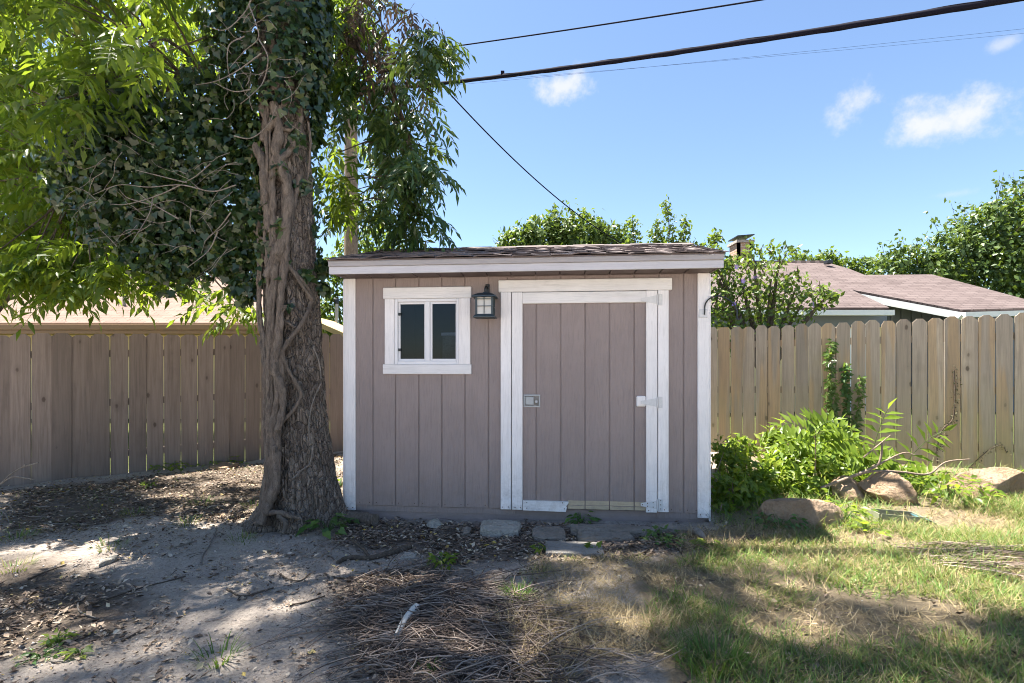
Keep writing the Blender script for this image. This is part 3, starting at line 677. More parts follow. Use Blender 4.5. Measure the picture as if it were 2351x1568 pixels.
rr = rr+.045*(np.clip(b1, 0, .45)-.25)+.028*(np.clip(b2, 0, .5)-.25)+.014*(b3-.4)
tv_ = np.stack([taxis(zf)+rr*np.cos(tf)+1.80, rr*np.sin(tf), zf], 1)
ii = (np.arange(nz_-1)[:, None]*nth+np.arange(nth)[None]); jj = (np.arange(nz_-1)[:, None]*nth+(np.arange(nth)[None]+1) % nth)
link('trunk', npmesh('trunk', tv_, np.stack([ii.ravel(), jj.ravel(), jj.ravel()+nth, ii.ravel()+nth], 1), M['bark'], True), tree)
# limbs above
TO = Vector((-1.80, TY, 0)); limbs = []
def limb(a, b, r0, r1, bend=(0, 0, .5), n=14):
    a = Vector(a); b = Vector(b); m = (a+b)/2+Vector(bend); pts = []
    for i in range(n+1):
        t = i/n; p = a*(1-t)**2+m*2*t*(1-t)+b*t*t; p += Vector((mnoise.noise(p*1.3), mnoise.noise(p*1.3+Vector((9, 3, 1))), mnoise.noise(p*1.3+Vector((2, 8, 5)))))*.10*min(1, t*4)
        pts.append(p)
    rad = [r0+(r1-r0)*(i/n)**.7 for i in range(n+1)]; limbs.append((pts, rad)); return pts
T0 = (-2.02, TY, 5.2)
limb(T0, (-3.2, 5.4, 11.2), .19, .10); limb((-3.1, 5.35, 10.6), (-8.2, 6.2, 13.2), .09, .02); limb((-3.1, 5.35, 10.8), (-6.0, 4.4, 14.0), .09, .02); limb((-3.2, 5.4, 11.1), (-2.0, 4.6, 14.6), .09, .02); limb((-3.1, 5.3, 10.2), (.8, 5.2, 13.2), .09, .02); limb((-3.2, 5.4, 11), (-3.6, 7.4, 13.6), .08, .02); limb((-3.0, 5.2, 9.0), (-1.2, 7.0, 12.4), .08, .02); limb((-2.0, TY, 4.7), (-5.6, 5.4, 5.6), .11, .02); limb(T0, (-4.6, 3.6, 6.6), .10, .02)
limb((-1.95, TY, 4.6), (-1.55, 6.0, 5.3), .08, .01)
limb((-2, TY, 4.75), (-3.8, 7.2, 5.6), .10, .02); limb((-2.1, TY, 5.6), (-.9, 4.9, 7.4), .09, .02)
limb((-2.0, TY, 4.2), (-4.3, 5.2, 3.1), .05, .01, (0, 0, .6)); limb((-4.0, 5.9, 5.0), (-5.4, 6.2, 2.6), .04, .008, (-.6, 0, .3)); limb((-1.8, 5.2, 4.7), (-1.1, 5.5, 2.9), .03, .007, (.5, .1, .5))
lm = MB()
for pts, rad in limbs: lm.tube([p-TO for p in pts], rad, 8)
lm.build('limbs', M['branch'], tree)
LP = np.array([tuple(p) for pts, rad in limbs for p in pts[2:]])

# ------------------------------------------------------------------ ivy on the tree
ivy = empty('ivy_vine', (-2.1, 4.15, 0), 0, 'dark green ivy with woody stems climbing the big tree trunk', 'ivy'); IO = Vector((-2.1, 4.15, 0))
def on_trunk(px, py, off):
    Y = 4.25
    for _ in range(4):
        z = CAMZ+(HOR-py)/FPX*Y; X = (px-CX)/FPX*Y; r = float(trad(z))*1.03; dx = X-float(taxis(z))
        Y = TY-math.sqrt(max(r*r-dx*dx, (.30*r)**2))-off
    return at(px, py, Y)
def c3(x, y): return (459.2+.4638*x, 535.7+.4638*y)
def c2(x, y): return (382.7+.4393*x, .4393*y)
def vine(ctrl, r0, r1, m='vine', n=8, per=7, off=.02, lump=.18, name='vine_stem'):
    P = spline([tuple(on_trunk(x, y, off)) for x, y in ctrl], per); N = len(P); ph = random.random()*20
    rad = [(r0+(r1-r0)*i/(N-1))*(1+lump*math.sin(i*1.1+ph)*math.sin(i*.43+ph*2)) for i in range(N)]
    mb = MB().tube([Vector(p)-IO for p in P], rad, n+3); vv = []
    for q in mb.v:
        q = Vector(q); a = mnoise.noise(q*Vector((34, 34, 13))); b = mnoise.noise(q*Vector((80, 80, 26))+Vector((5, 0, 0))); k = r0*(.42*a+.22*b); vv.append(tuple(q+Vector((k, -abs(k), k*.4))))
    mb.v = vv; return mb.build(name, M[m], ivy)
RNGS = [(1198, 572, 606), (1165, 596, 622), (1110, 612, 640), (1040, 614, 642), (980, 606, 640), (900, 604, 648), (800, 600, 650), (700, 594, 652), (600, 592, 660), (500, 590, 672), (400, 596, 688), (320, 600, 692), (250, 610, 690)]
rv = random.Random(21)
for k in range(8):
    u = (k+.5)/8; c = []; top = rv.choice([0, 0, 1, 2, 3]); ph = rv.uniform(0, 6); am = rv.uniform(.03, .16)
    for q, (y, a, b) in enumerate(RNGS[:len(RNGS)-top]):
        uu = min(1.0, max(.0, u+am*math.sin(q*1.15+ph)+rv.uniform(-.05, .05))); c.append((a+(b-a)*uu, y+rv.uniform(-10, 10)))
    r0 = rv.uniform(.015, .026); vine(c, r0, r0*rv.uniform(.6, 1.0), off=rv.uniform(.015, .07), per=11, lump=.25)
vine([(600, 1200), (616, 1165), (634, 1110), (632, 1040), (626, 980), (640, 900), (634, 830), (644, 760), (652, 700)], .036, .018, off=.075, per=12, lump=.22)
vine([(590, 1205), (604, 1168), (622, 1100), (616, 1030), (612, 960)], .030, .018, off=.06, lump=.2)
vine([(640, 985), (650, 930), (646, 880), (628, 850), (634, 800)], .028, .022, off=.085, lump=.2)
VL = [([(300, 20), (400, 120), (500, 230), (550, 310), (530, 400), (480, 480), (420, 560), (400, 620), (370, 670)], .016, .02, c3),
      ([(400, 590), (440, 680), (495, 780), (490, 830), (450, 890), (395, 938)], .015, .017, c3),
      ([(385, 340), (398, 410), (470, 468)], .013, .013, c3), ([(395, 160), (405, 240), (380, 310), (385, 350)], .012, .012, c3),
      ([(335, 505), (360, 545), (410, 560)], .012, .015, c3), ([(560, 1050), (545, 1135), (500, 1175), (460, 1215)], .007, .006, c3),
      ([(600, 740), (560, 830), (540, 940), (545, 1040)], .006, .006, c3), ([(560, 560), (590, 640), (600, 720)], .006, .006, c3),
      ([(470, 760), (500, 850), (515, 1000), (525, 1110), (560, 1290)], .036, .028, c2), ([(560, 540), (590, 700), (570, 800), (620, 930), (640, 1050), (610, 1240), (530, 1450)], .034, .045, c2),
      ([(700, 560), (695, 660), (650, 780), (590, 840), (560, 900)], .030, .024, c2), ([(640, 470), (610, 560), (560, 640), (500, 700)], .022, .028, c2),
      ([(520, 480), (500, 560), (520, 640), (500, 740)], .026, .026, c2), ([(440, 780), (470, 950), (500, 1040), (560, 1180), (580, 1290), (680, 1450), (760, 1568)], .012, .016, c2),
      ([(550, 1060), (540, 1130), (570, 1220), (560, 1300)], .018, .014, c2), ([(460, 1210), (520, 1260), (590, 1310)], .014, .014, c2), ([(740, 640), (752, 740), (745, 860), (735, 950)], .010, .010, c2),
      ([(580, 660), (640, 680), (690, 640)], .018, .014, c2), ([(530, 100), (560, 240), (580, 380), (560, 480)], .030, .03, c2), ([(620, 100), (600, 250), (640, 400), (650, 470)], .024, .028, c2)]
for c, r0, r1, cv in VL: vine([cv(*p) for p in c], r0, r1, 'vine_pale' if r0 < .009 else 'vine', off=.045 if cv is c3 else .06)
# roots spreading at the base
for c in ([(605, 1178), (640, 1176), (672, 1186), (690, 1190)], [(640, 1182), (655, 1200), (652, 1222)], [(600, 1180), (575, 1198), (555, 1206)]):
    vine(c, .024, .014, off=.07)
# loose pale twigs over the ivy mass
rv = random.Random(4); tw = MB()
def loose(ctrl, r): tw.tube([Vector(p)-IO for p in spline([tuple(at(x, y, Y)) for x, y, Y in ctrl], 6)], [r*(1-.6*i/(6*(len(ctrl)-1))) for i in range(6*(len(ctrl)-1)+1)], 5)
c1 = lambda x, y: (.488*x, .488*y)
for L_ in ([(1110, 870), (1000, 900), (850, 870), (700, 880), (560, 870), (440, 915)], [(880, 860), (760, 830), (640, 800)], [(850, 870), (740, 920), (600, 960), (520, 960)], [(700, 960), (600, 930), (560, 890)],
           [(840, 1030), (720, 960), (640, 900)], [(1085, 1000), (1040, 1060), (960, 1140)], [(1025, 1090), (980, 1180), (880, 1260)], [(720, 930), (700, 1010), (620, 1140)], [(900, 980), (895, 1060), (920, 1100)],
           [(1180, 0), (1150, 60), (1060, 140), (960, 120)], [(1170, 20), (1200, 100), (1215, 180), (1150, 240), (1080, 320)], [(1215, 180), (1260, 270), (1240, 380), (1190, 440), (1130, 490)], [(1150, 170), (1080, 210), (1070, 300), (1090, 400)],
           [(1100, 640), (1180, 650), (1260, 590), (1300, 500)], [(1230, 250), (1120, 330), (1020, 380), (920, 400)], [(1180, 420), (1100, 430), (1010, 390)], [(990, 770), (920, 830), (860, 860)]):
    Y0 = rv.uniform(3.86, 3.95); loose([(*c1(*p), Y0+rv.uniform(-.05, .05)) for p in L_], .0055)
for k in range(34):
    x, y = rv.uniform(210, 560), rv.uniform(330, 600); a = rv.uniform(math.pi*.75, math.pi*1.3); c = [(x, y, 3.95)]; 
    for j in range(4): a += rv.uniform(-.5, .5); s = rv.uniform(14, 34); x += math.cos(a)*s; y -= math.sin(a)*s; c.append((x, y, 3.95+rv.uniform(-.05, .08)))
    loose(c, .003)
for k in range(22):
    x, y = rv.uniform(480, 660), rv.uniform(20, 260); a = rv.uniform(0, 6.28); c = [(x, y, 4.0)]
    for j in range(4): a += rv.uniform(-.9, .9); s = rv.uniform(12, 28); x += math.cos(a)*s; y -= math.sin(a)*s; c.append((x, y, 4.0+rv.uniform(-.04, .06)))
    loose(c, .003)
tag(tw.build('bare_twigs', M['vine_pale'], ivy), kind='stuff')
# foliage: shells of blobs plus a sleeve on the trunk
ipos = []; inrm = []
BL = [(480, 230, 80), (430, 370, 120), (300, 390, 130), (200, 370, 95), (505, 480, 95), (390, 500, 110), (270, 490, 90), (545, 590, 50), (180, 230, 60), (320, 270, 95), (480, 580, 60), (150, 430, 50), (560, 660, 34), (740, 610, 20), (742, 660, 16), (245, 250, 70), (400, 600, 60), (330, 570, 55), (560, 330, 60)]
for (px, py, r) in BL:
    n = int(r*r*.155)+40; d = rdir(n); rad = r*4.45/FPX; c = np.array(at(px, py, 4.5+(.0 if px < 700 else .05)))
    k = rad*(1-.5*RNG.random(n)**2)*(.55+.85*vnoise(d*3.1+px)); ipos.append(c+d*k[:, None]*np.array([1, .85, 1])); inrm.append(d+np.array([0, -.3, .35])+RNG.normal(0, .6, (n, 3)))
n = 19000; z = RNG.uniform(2.0, 5.4, n); a = RNG.uniform(0, 2*np.pi, n); top = np.clip((z-3.15)/.5, 0, 1)
left = np.clip(-np.cos(a), 0, 1); rad = trad(z)+.04+top*(.13+.22*left)*RNG.uniform(.3, 1, n)+.03*RNG.random(n)+.05*np.clip((z-3.7)*3, 0, 1)
pos = np.stack([taxis(z)-.0+rad*np.cos(a), TY+rad*np.sin(a), z], 1)
dens = np.where(z > 3.3, .95, .06+.4*left)*np.where((np.sin(a) < -.3) & (np.cos(a) > -.35), np.where(z > 3.45, np.clip((z-3.3)*1.6, .2, 1)*np.clip(vnoise(pos*5)*3.4-.35, .08, 1), .12), 1)
keep = RNG.random(n) < dens; ipos.append(pos[keep]); inrm.append(np.stack([np.cos(a), np.sin(a), a*0+.35], 1)[keep]+RNG.normal(0, .3, (int(keep.sum()), 3)))
# small sprays low on the trunk
for (px, py, r, n) in [(700, 630, 22, 26), (690, 425, 24, 40), (670, 320, 26, 45), (610, 560, 30, 60), (640, 380, 22, 35), (595, 470, 40, 90), (640, 520, 18, 30), (660, 700, 12, 8)]:
    c = np.array(on_trunk(px, py, .07)); d = RNG.normal(0, .5, (n, 3)); ipos.append(c+d*r*4.2/FPX*np.array([1, .35, 1])); inrm.append(np.array([0, -1, .4])+RNG.normal(0, .4, (n, 3)))
ip = np.concatenate(ipos); inn = unit(np.concatenate(inrm)); n = len(ip)
idr = np.array([0, -.1, -1.0])+RNG.normal(0, .7, (n, 3)); isz = .030+.055*RNG.random(n)**1.5
front = np.argsort(ip[:, 1]-.25*RNG.random(n)); sel = [i for i in front[:1500] if ip[i, 2] < 4.45][:260]; mask_ = np.ones(n, bool); mask_[sel] = False
V, T = scatter(TIVY, ip[mask_]-np.array(IO), idr[mask_], inn[mask_], isz[mask_], isz[mask_]*.95)
tag(link('leaf_mass', npmesh('leaf_mass', V, T, M['ivy']), ivy), kind='stuff')
lmes = [npmesh('leaf', *scatter(TIVY, np.zeros((1, 3)), [[0, 1, 0]], [[0, 0, 1]], 1.0, .95), M['ivy'])]
for i in sel:
    d = Vector(idr[i]).normalized(); nn = Vector(inn[i]); nn = (nn-d*nn.dot(d)).normalized(); r = d.cross(nn)
    o = link('leaf', lmes[0], ivy); o.matrix_local = Matrix.Translation(Vector(ip[i])-IO) @ Matrix((r, d, nn)).transposed().to_4x4() @ Matrix.Scale(isz[i], 4)

# ------------------------------------------------------------------ pecan foliage
LIT = [gpoly([(-200, 1620), (-200, 1520), (0, 1520), (200, 1470), (320, 1490), (370, 1560), (360, 1640)]),
       gpoly([(-150, 1285), (120, 1262), (330, 1215), (560, 1158), (600, 1172), (540, 1200), (400, 1248), (250, 1300), (0, 1335), (-150, 1345)]),
       gpoly([(1660, 1245), (1690, 1272), (1850, 1300), (1960, 1320), (2010, 1365), (2080, 1400), (2130, 1430), (2170, 1420), (2150, 1365), (2230, 1345), (2351, 1385), (2700, 1430), (2900, 1000), (1640, 1000)]),
       gpoly([(1780, 1362), (1830, 1372), (1900, 1440), (1870, 1462), (1820, 1420)]), gpoly([(1385, 1272), (1465, 1270), (1480, 1300), (1400, 1306)]),
       gpoly([(520, 1100), (560, 1095), (560, 1120), (520, 1125)]), gpoly([(1050, 600), (1060, 600)]) if False else [(90, 90), (91, 90), (91, 91)]]
def sunlit(P):                       # would a leaf here shade ground that the sun reaches in the photograph
    g = P[:, :2]-P[:, 2:3]*np.array([SUN.x, SUN.y])/SUN.z; m = np.zeros(len(P), bool)
    for pl in LIT: m |= inpoly(g[:, 0], g[:, 1], pl)
    return m
clus = []
def pxz(poly, n, y0, y1, carve=.0):
    p = np.array(poly); out = []
    while len(out) < n:
        x = RNG.uniform(p[:, 0].min(), p[:, 0].max()); y = RNG.uniform(p[:, 1].min(), p[:, 1].max())
        if not inpoly(np.array([x]), np.array([y]), poly)[0]: continue
        c = np.array(at(x, y, RNG.uniform(y0, y1)))
        if carve and sunlit(c[None]+np.array([[0, 0, 0], [.22, 0, 0], [-.22, 0, 0], [0, .22, -.1], [0, -.22, 0]])).any(): continue
        out.append(c)
    clus.extend(out)
pxz([(-250, -120), (470, -120), (470, 120), (430, 250), (200, 480), (270, 580), (240, 630), (120, 650), (-250, 650)], 190, 4.9, 7.2, 1.0)
pxz([(-250, -150), (480, -150), (440, 80), (150, 300), (80, 500), (60, 620), (-250, 640)], 36, 3.7, 4.9, 1.0)
pxz([(60, 540), (240, 520), (260, 630), (190, 655), (60, 650)], 34, 4.6, 5.8); pxz([(340, 590), (420, 590), (410, 640), (370, 650)], 7, 4.8, 5.6); pxz([(505, 690), (570, 690), (565, 720)], 3, 5.0, 5.3)
pxz([(690, -100), (900, -100), (935, 40), (955, 100), (945, 210), (900, 300), (930, 380), (900, 450), (925, 530), (800, 545), (760, 500), (720, 430), (695, 260)], 58, 4.9, 6.4)
pxz([(880, 60), (1010, 80), (970, 200), (950, 330), (985, 370), (960, 420), (945, 540), (900, 500)], 18, 4.9, 5.6)
for x_, y_ in [(1005, 75), (985, 95), (960, 150), (930, 240), (955, 270), (990, 345), (965, 365), (940, 420), (965, 500), (935, 525), (900, 300), (870, 480), (960, 30)]: clus.append(np.array(at(x_, y_, RNG.uniform(5.0, 5.5))))
vis_n = len(clus)
q_, r_2 = np.meshgrid(np.arange(-3.8, 5.3, .25), np.arange(1.3, 4.55, .25)); gxy = np.stack([q_.ravel(), r_2.ravel()], 1); n = len(gxy); gxy = gxy+RNG.uniform(-.11, .11, (n, 2)); h = RNG.uniform(10.5, 15.0, n)
P = np.concatenate([gxy, np.zeros((n, 1))], 1)+np.array(SUN)[None]*(h/SUN.z)[:, None]  # unseen canopy laid along sun rays to shade the foreground, gaps over lit ground
pyy = HOR-(P[:, 2]-.75-CAMZ)/P[:, 1]*FPX; pxx = P[:, 0]/P[:, 1]*FPX+CX
ok = ((pyy < 0) | (pxx < 650) | (pxx > 2700)) & ~sunlit(P) & ~sunlit(P+np.array([.18, 0, 0])) & ~sunlit(P-np.array([.18, 0, 0])); clus.extend(list(P[ok]))
C = np.array(clus); m = 7
cb = np.repeat(C, m, 0)+RNG.normal(0, .07, (len(C)*m, 3)); az = RNG.uniform(0, 2*np.pi, len(cb))
cd = np.stack([np.cos(az), np.sin(az), RNG.uniform(-.75, .25, len(cb))], 1)
brown = np.zeros(len(cb), bool)
bc = np.linalg.norm((C-np.array(at(905, 60, 5.3)))[:, [0, 2]]*np.array([1.3, .8]), axis=1) < .42; bc[vis_n:] = False; brown = np.repeat(bc & (C[:, 1] < 5.9), m)
cpx = C[:, 0]/C[:, 1]*FPX+CX; rgt = np.repeat((cpx > 690) & (np.arange(len(C)) < vis_n) & ((cpx > 850) | (RNG.random(len(C)) < .55)), m) & ~brown
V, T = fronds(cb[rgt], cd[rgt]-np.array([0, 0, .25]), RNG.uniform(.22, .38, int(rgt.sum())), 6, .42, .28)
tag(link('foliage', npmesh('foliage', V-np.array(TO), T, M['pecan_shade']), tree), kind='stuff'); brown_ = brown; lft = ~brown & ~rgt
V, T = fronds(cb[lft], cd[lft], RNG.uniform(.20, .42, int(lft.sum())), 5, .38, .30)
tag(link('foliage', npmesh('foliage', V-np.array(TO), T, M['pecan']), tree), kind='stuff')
if brown.any():
    V, T = fronds(cb[brown], cd[brown]-np.array([0, 0, .7]), RNG.uniform(.2, .32, int(brown.sum())), 5, .6, .26)
    tag(link('withered_leaves', npmesh('withered_leaves', V-np.array(TO), T, M['pecan_brown']), tree), kind='stuff')
tm = MB()
for c in C:
    k = np.argsort(np.linalg.norm(LP-c, axis=1))[0]; a = Vector(LP[k]); b = Vector(c)
    if (b-a).length > 2.6: a = b+(a-b).normalized()*1.6
    mid = (a+b)/2+Vector((random.uniform(-.1, .1), random.uniform(-.1, .1), .12)); tm.tube([p-TO for p in (a, (a+mid)/2+Vector((0, 0, .03)), mid, (mid+b)/2, b)], [.012, .010, .008, .006, .003], 4, False)
tag(tm.build('twigs', M['branch'], tree), kind='stuff')

# ------------------------------------------------------------------ background trees
def crown_tree(name, label, blobs, Y, n, leaf, mat, group=None, sprig=0, depth=.8, trunk=True, gaps=.55):
    cs = [np.array(at(x, y, Y+dy)) for x, y, r, *e in blobs for dy in [e[0] if e else 0]]; rs_ = [b[2]*Y/FPX for b in blobs]
    gx_ = float(np.mean([c[0] for c in cs])); root = empty(name, (gx_, Y, gh(gx_, Y)), 0, label, 'tree' if 'tree' in name else 'shrub', group); O = np.array(root.location)
    tot = sum(r*r for r in rs_); pos = []; nr = []
    for c, r in zip(cs, rs_):
        k = int(n*r*r/tot); d = rdir(k); lump = .68+.62*vnoise(d*2.6+c*3.1); clump = vnoise(d*7+c*2)
        q = c+d*(r*lump*(1-.35*RNG.random(k)**2.2))[:, None]*np.array([1, depth, 1]); kp = clump > gaps*RNG.random(k)
        pos.append(q[kp]); nr.append((d+np.array([0, 0, .5]))[kp])
    sm = MB()
    for _ in range(sprig):
        i = RNG.integers(len(cs)); d = rdir(1)[0]; d[2] = abs(d[2]); p = cs[i]+d*rs_[i]*.8*np.array([1, depth, 1]); L = rs_[i]*RNG.uniform(.25, .65); e = p+(d+np.array([0, 0, .5]))*L; k = int(10+L/leaf*3)
        t = RNG.random(k)[:, None]; pos.append(p*(1-t)+e*t+RNG.normal(0, leaf*.5, (k, 3))); nr.append(rdir(k)+np.array([0, 0, .6])); sm.tube([Vector(p-O), Vector(e-O)], [.012, .004], 4, False)
    P_ = np.concatenate(pos); N_ = np.concatenate(nr)+RNG.normal(0, .45, (len(P_), 3)); sz = leaf*RNG.uniform(.65, 1.25, len(P_))
    V, T = scatter(T4, P_-O, RNG.normal(0, .8, (len(P_), 3))+np.array([0, 0, -.5]), N_, sz, sz*.55)
    tag(link('crown', npmesh('crown', V, T, mat), root), kind='stuff')
    if trunk:
        b = MB(); base = Vector((0 if Y != 10.5 else -3.4, 0, -.1)); fork = Vector((0, 0, max(.6, min(c[2]-O[2] for c in cs)*.6) if Y != 10.5 else 4.2)); b.tube([base, base*.5+fork*.5+Vector((.03, 0, 0)), fork], [.06+.015*Y*.3, .05+.012*Y*.3, .04+.01*Y*.3], 8)
        for c, r in zip(cs, rs_): e = Vector(c-O); b.tube([fork*.9, (fork+e)/2+Vector((0, 0, .1*r)), e], [.05, .035, .012], 6)
        b.build('trunk', M['branch'], root)
    if sprig: tag(sm.build('sprigs', M['branch'], root), kind='stuff')
    return root, P_
crown_tree('round_tree', 'round leafy tree rising behind the shed roof ridge', [(1190, 575, 45), (1250, 548, 55), (1330, 545, 62), (1395, 560, 48), (1290, 590, 70), (1430, 590, 40), (1150, 600, 30)], 15, 9000, .17, M['tree_far'], sprig=40)
crown_tree('oak_tree', 'big dense dark green tree behind the house at far right', [(2330, 560, 115), (2235, 620, 95), (2130, 650, 75), (2045, 630, 48), (2320, 660, 110), (2440, 560, 150), (2080, 600, 38), (2190, 585, 62), (2275, 535, 80), (2150, 640, 60), (2560, 640, 160)], 24, 26000, .26, M['tree_dark'], sprig=60)
crown_tree('lime_tree', 'pale lime green treetop above the brown house roof ridge', [(1845, 612, 30), (1895, 606, 30), (1940, 618, 26), (1990, 622, 34), (1950, 650, 40), (1850, 640, 30)], 26, 4500, .22, M['tree_lime'], sprig=14)
crown_tree('backlit_tree', 'bright backlit tree beyond the left fence at the picture edge', [(-60, 300, 190), (120, 170, 190), (330, 120, 170), (90, 420, 170), (280, 360, 170), (480, 300, 150), (60, 560, 110), (-250, 200, 200), (200, 560, 90)], 10.5, 17000, .15, M['tree_lime'], gaps=.7)
crown_tree('distant_tree', 'light green treetops behind the pale tan roof', [(330, 600, 70), (470, 610, 60), (600, 600, 80), (250, 610, 60), (100, 640, 60), (540, 560, 70), (-80, 620, 60)], 21, 9000, .22, M['tree_lime'], sprig=10)
crown_tree('slender_tree', 'small sunlit tree seen between the trunk and the shed', [(765, 730, 38), (750, 690, 24), (790, 660, 40), (765, 780, 45), (820, 600, 60), (870, 560, 50), (770, 620, 26)], 17, 5000, .16, M['tree_lime'], gaps=.8)
shr, shp = crown_tree('flowering_shrub', 'tall shrub with purple flowers leaning over the right fence', [(1650, 700, 50), (1710, 690, 62), (1780, 690, 62), (1840, 700, 48), (1700, 640, 44), (1770, 640, 46), (1830, 655, 34), (1885, 690, 26), (1650, 640, 40), (1730, 590, 26), (1790, 585, 26), (1640, 600, 28), (1905, 672, 15), (1670, 745, 60), (1780, 745, 55)], 8.2, 4000, .085, M['shrub'], sprig=60, gaps=.95)
mb = MB()
for i in RNG.choice(len(shp), 9, replace=False):
    p = Vector(shp[i])-shr.location+Vector((0, -.12, 0))
    for k in range(5):
        a = k*1.257; mb.add([p, p+Vector((math.cos(a-.5)*.03, -.012, math.sin(a-.5)*.03)), p+Vector((math.cos(a)*.042, -.01, math.sin(a)*.042)), p+Vector((math.cos(a+.5)*.03, -.012, math.sin(a+.5)*.03))], [(0, 1, 2, 3)])
mb.build('flowers', M['purple'], shr)
# tall shoots behind the shed
sh2 = empty('leggy_shrub', (2.3, 8.4, gh(2.3, 8.4)), 0, 'leggy shrub with upright leafy shoots above the shed roof', 'shrub'); so2 = np.array(sh2.location); pp = []; st = MB()
for c in [[(1480, 700), (1470, 600), (1455, 545), (1452, 500)], [(1500, 700), (1530, 600), (1536, 520), (1528, 460)], [(1500, 700), (1490, 610), (1500, 560), (1510, 510)], [(1540, 700), (1560, 600), (1570, 540), (1574, 500)], [(1560, 700), (1590, 600), (1610, 570)],
          [(1600, 720), (1625, 620), (1640, 560), (1645, 535)], [(1520, 700), (1550, 600), (1545, 545)], [(1640, 720), (1655, 640), (1668, 600)], [(1430, 700), (1420, 610), (1412, 570)], [(1580, 720), (1600, 640), (1590, 560)], [(1470, 700), (1450, 610), (1440, 560)], [(1540, 700), (1520, 600), (1515, 545)], [(1610, 720), (1560, 620), (1555, 560)]]:
    P_ = spline([tuple(at(x, y, 8.4)) for x, y in c], 10); st.tube([Vector(p)-sh2.location for p in P_], [.016-.012*i/len(P_) for i in range(len(P_))], 5, False)
    A_ = np.array(P_); k = 260; t = RNG.random(k)**.8*(len(A_)-1); i0 = t.astype(int).clip(0, len(A_)-2); q = A_[i0]+(A_[i0+1]-A_[i0])*(t-i0)[:, None]; w_ = .17*(1-t/(len(A_)))+.035; pp.append(q+RNG.normal(0, 1, (k, 3))*w_[:, None]*.75)
P_ = np.concatenate(pp); sz = RNG.uniform(.05, .095, len(P_)); V, T = scatter(T4, P_-so2, RNG.normal(0, .8, (len(P_), 3))+np.array([0, 0, -.2]), rdir(len(P_))+np.array([0, -.2, .7]), sz, sz*.6)
tag(link('crown', npmesh('crown', V, T, M['shrub']), sh2), kind='stuff'); st.build('stems', M['branch'], sh2)

# ------------------------------------------------------------------ houses
def slab(name, poly, thick, mat, parent, O):
    P = [Vector(p) for p in poly]; n = Vector()
    for i in range(len(P)): n += P[i].cross(P[(i+1) % len(P)])
    n.normalize(); k = len(P); v = [p-O for p in P]+[p-n*thick-O for p in P]
    u = (P[1]-P[0]).normalized(); w_ = n.cross(u)
    me = bpy.data.meshes.new(name); me.from_pydata(v, [], [tuple(range(k)), tuple(range(2*k-1, k-1, -1))]+[(i, i+k, (i+1) % k+k, (i+1) % k) for i in range(k)]); me.materials.append(mat)
    uv = me.uv_layers.new(name='UVMap')
    for l in me.loops: p = me.vertices[l.vertex_index].co+O; uv.data[l.index].uv = ((p-P[0]).dot(u), (p-P[0]).dot(w_))
    me.update(); return link(name, me, parent)
def plane_pt(px, py, y0, z0, m): k = (HOR-py)/FPX; Y = (z0-m*y0-CAMZ)/(k-m); return at(px, py, Y)
def wbox(name, mat, par, O, x0, x1, y0, y1, z0, z1): return MB().box(x0-O.x, x1-O.x, y0-O.y, y1-O.y, z0-O.z, z1-O.z, b=.01).build(name, mat, par)
def X(px, Y): return (px-CX)/FPX*Y
def Z(py, Y): return CAMZ+(HOR-py)/FPX*Y
# right house
rh = empty('brown_roof_house', (8, 13, .1), 0, 'neighbouring house with mauve-brown shingle roof beyond the right fence', 'house'); O = rh.location.copy()
pl = dict(y0=12.0, z0=Z(706, 12), m=.47)
poly = [(1470, 706), (2042, 706), (1955, 665), (2205, 711), (2480, 703), (2480, 700), (2351, 686), (2240, 656), (2140, 630), (1985, 631), (1950, 617), (1905, 604), (1470, 604)]
ro = slab('roof', [plane_pt(x, y, **pl) for x, y in poly], .10, M['roof_brown'], rh, O)
rdg = plane_pt(1470, 604, **pl); rg2 = plane_pt(1905, 604, **pl); hp = plane_pt(2140, 630, **pl)
slab('roof', [Vector((rdg.x, rdg.y+.02, rdg.z)), Vector((rdg.x, rdg.y+4.5, rdg.z-2.0)), Vector((rg2.x+1.5, rdg.y+4.5, rdg.z-2.0)), Vector((rg2.x, rg2.y+.02, rg2.z))], .10, M['roof_brown'], rh, O)
def strip(name, a, b, h, t, mat):      # board hung under the line a-b
    d = (b-a).normalized(); n = Vector((d.y, -d.x, 0)).normalized()*t
    if n.y > 0: n = -n
    v = [a, b, b-Vector((0, 0, h)), a-Vector((0, 0, h))]; v = [p-O for p in v]+[p+n-O for p in v]
    return MB().add(v, [(0, 1, 2, 3), (7, 6, 5, 4), (0, 4, 5, 1), (1, 5, 6, 2), (2, 6, 7, 3), (3, 7, 4, 0)]).build(name, mat, rh)
dn = Vector((0, -.03, -.06)); Pp = lambda x, y: plane_pt(x, y, **pl)+dn
strip('rake_board', Pp(1960, 667), Pp(2207, 712), .17, .05, M['trimwhite']); strip('gutter', Pp(1700, 707), Pp(2044, 707), .12, .11, M['trimwhite']); strip('gutter', Pp(2203, 712), Pp(2480, 704), .12, .12, M['trimwhite'])
wbox('front_wall', M['cream'], rh, O, X(1470, 12.5), X(2038, 12.5), 12.5, 12.7, 0, 2.35); wbox('frieze', M['bluegrey'], rh, O, X(1470, 12.4), X(2039, 12.4), 12.42, 12.49, 2.25, 2.62)
wbox('side_wall', M['bluegrey'], rh, O, X(2040, 13.3), X(2300, 13.3), 13.3, 13.5, 0, 3.05); wbox('wing_wall', M['bluegrey'], rh, O, X(2225, 12.3), X(2600, 12.3), 12.1, 12.3, 0, 2.45)
wbox('garage_door', M['trimwhite'], rh, O, X(1930, 12.4), X(2005, 12.4), 12.40, 12.49, .2, 2.22)
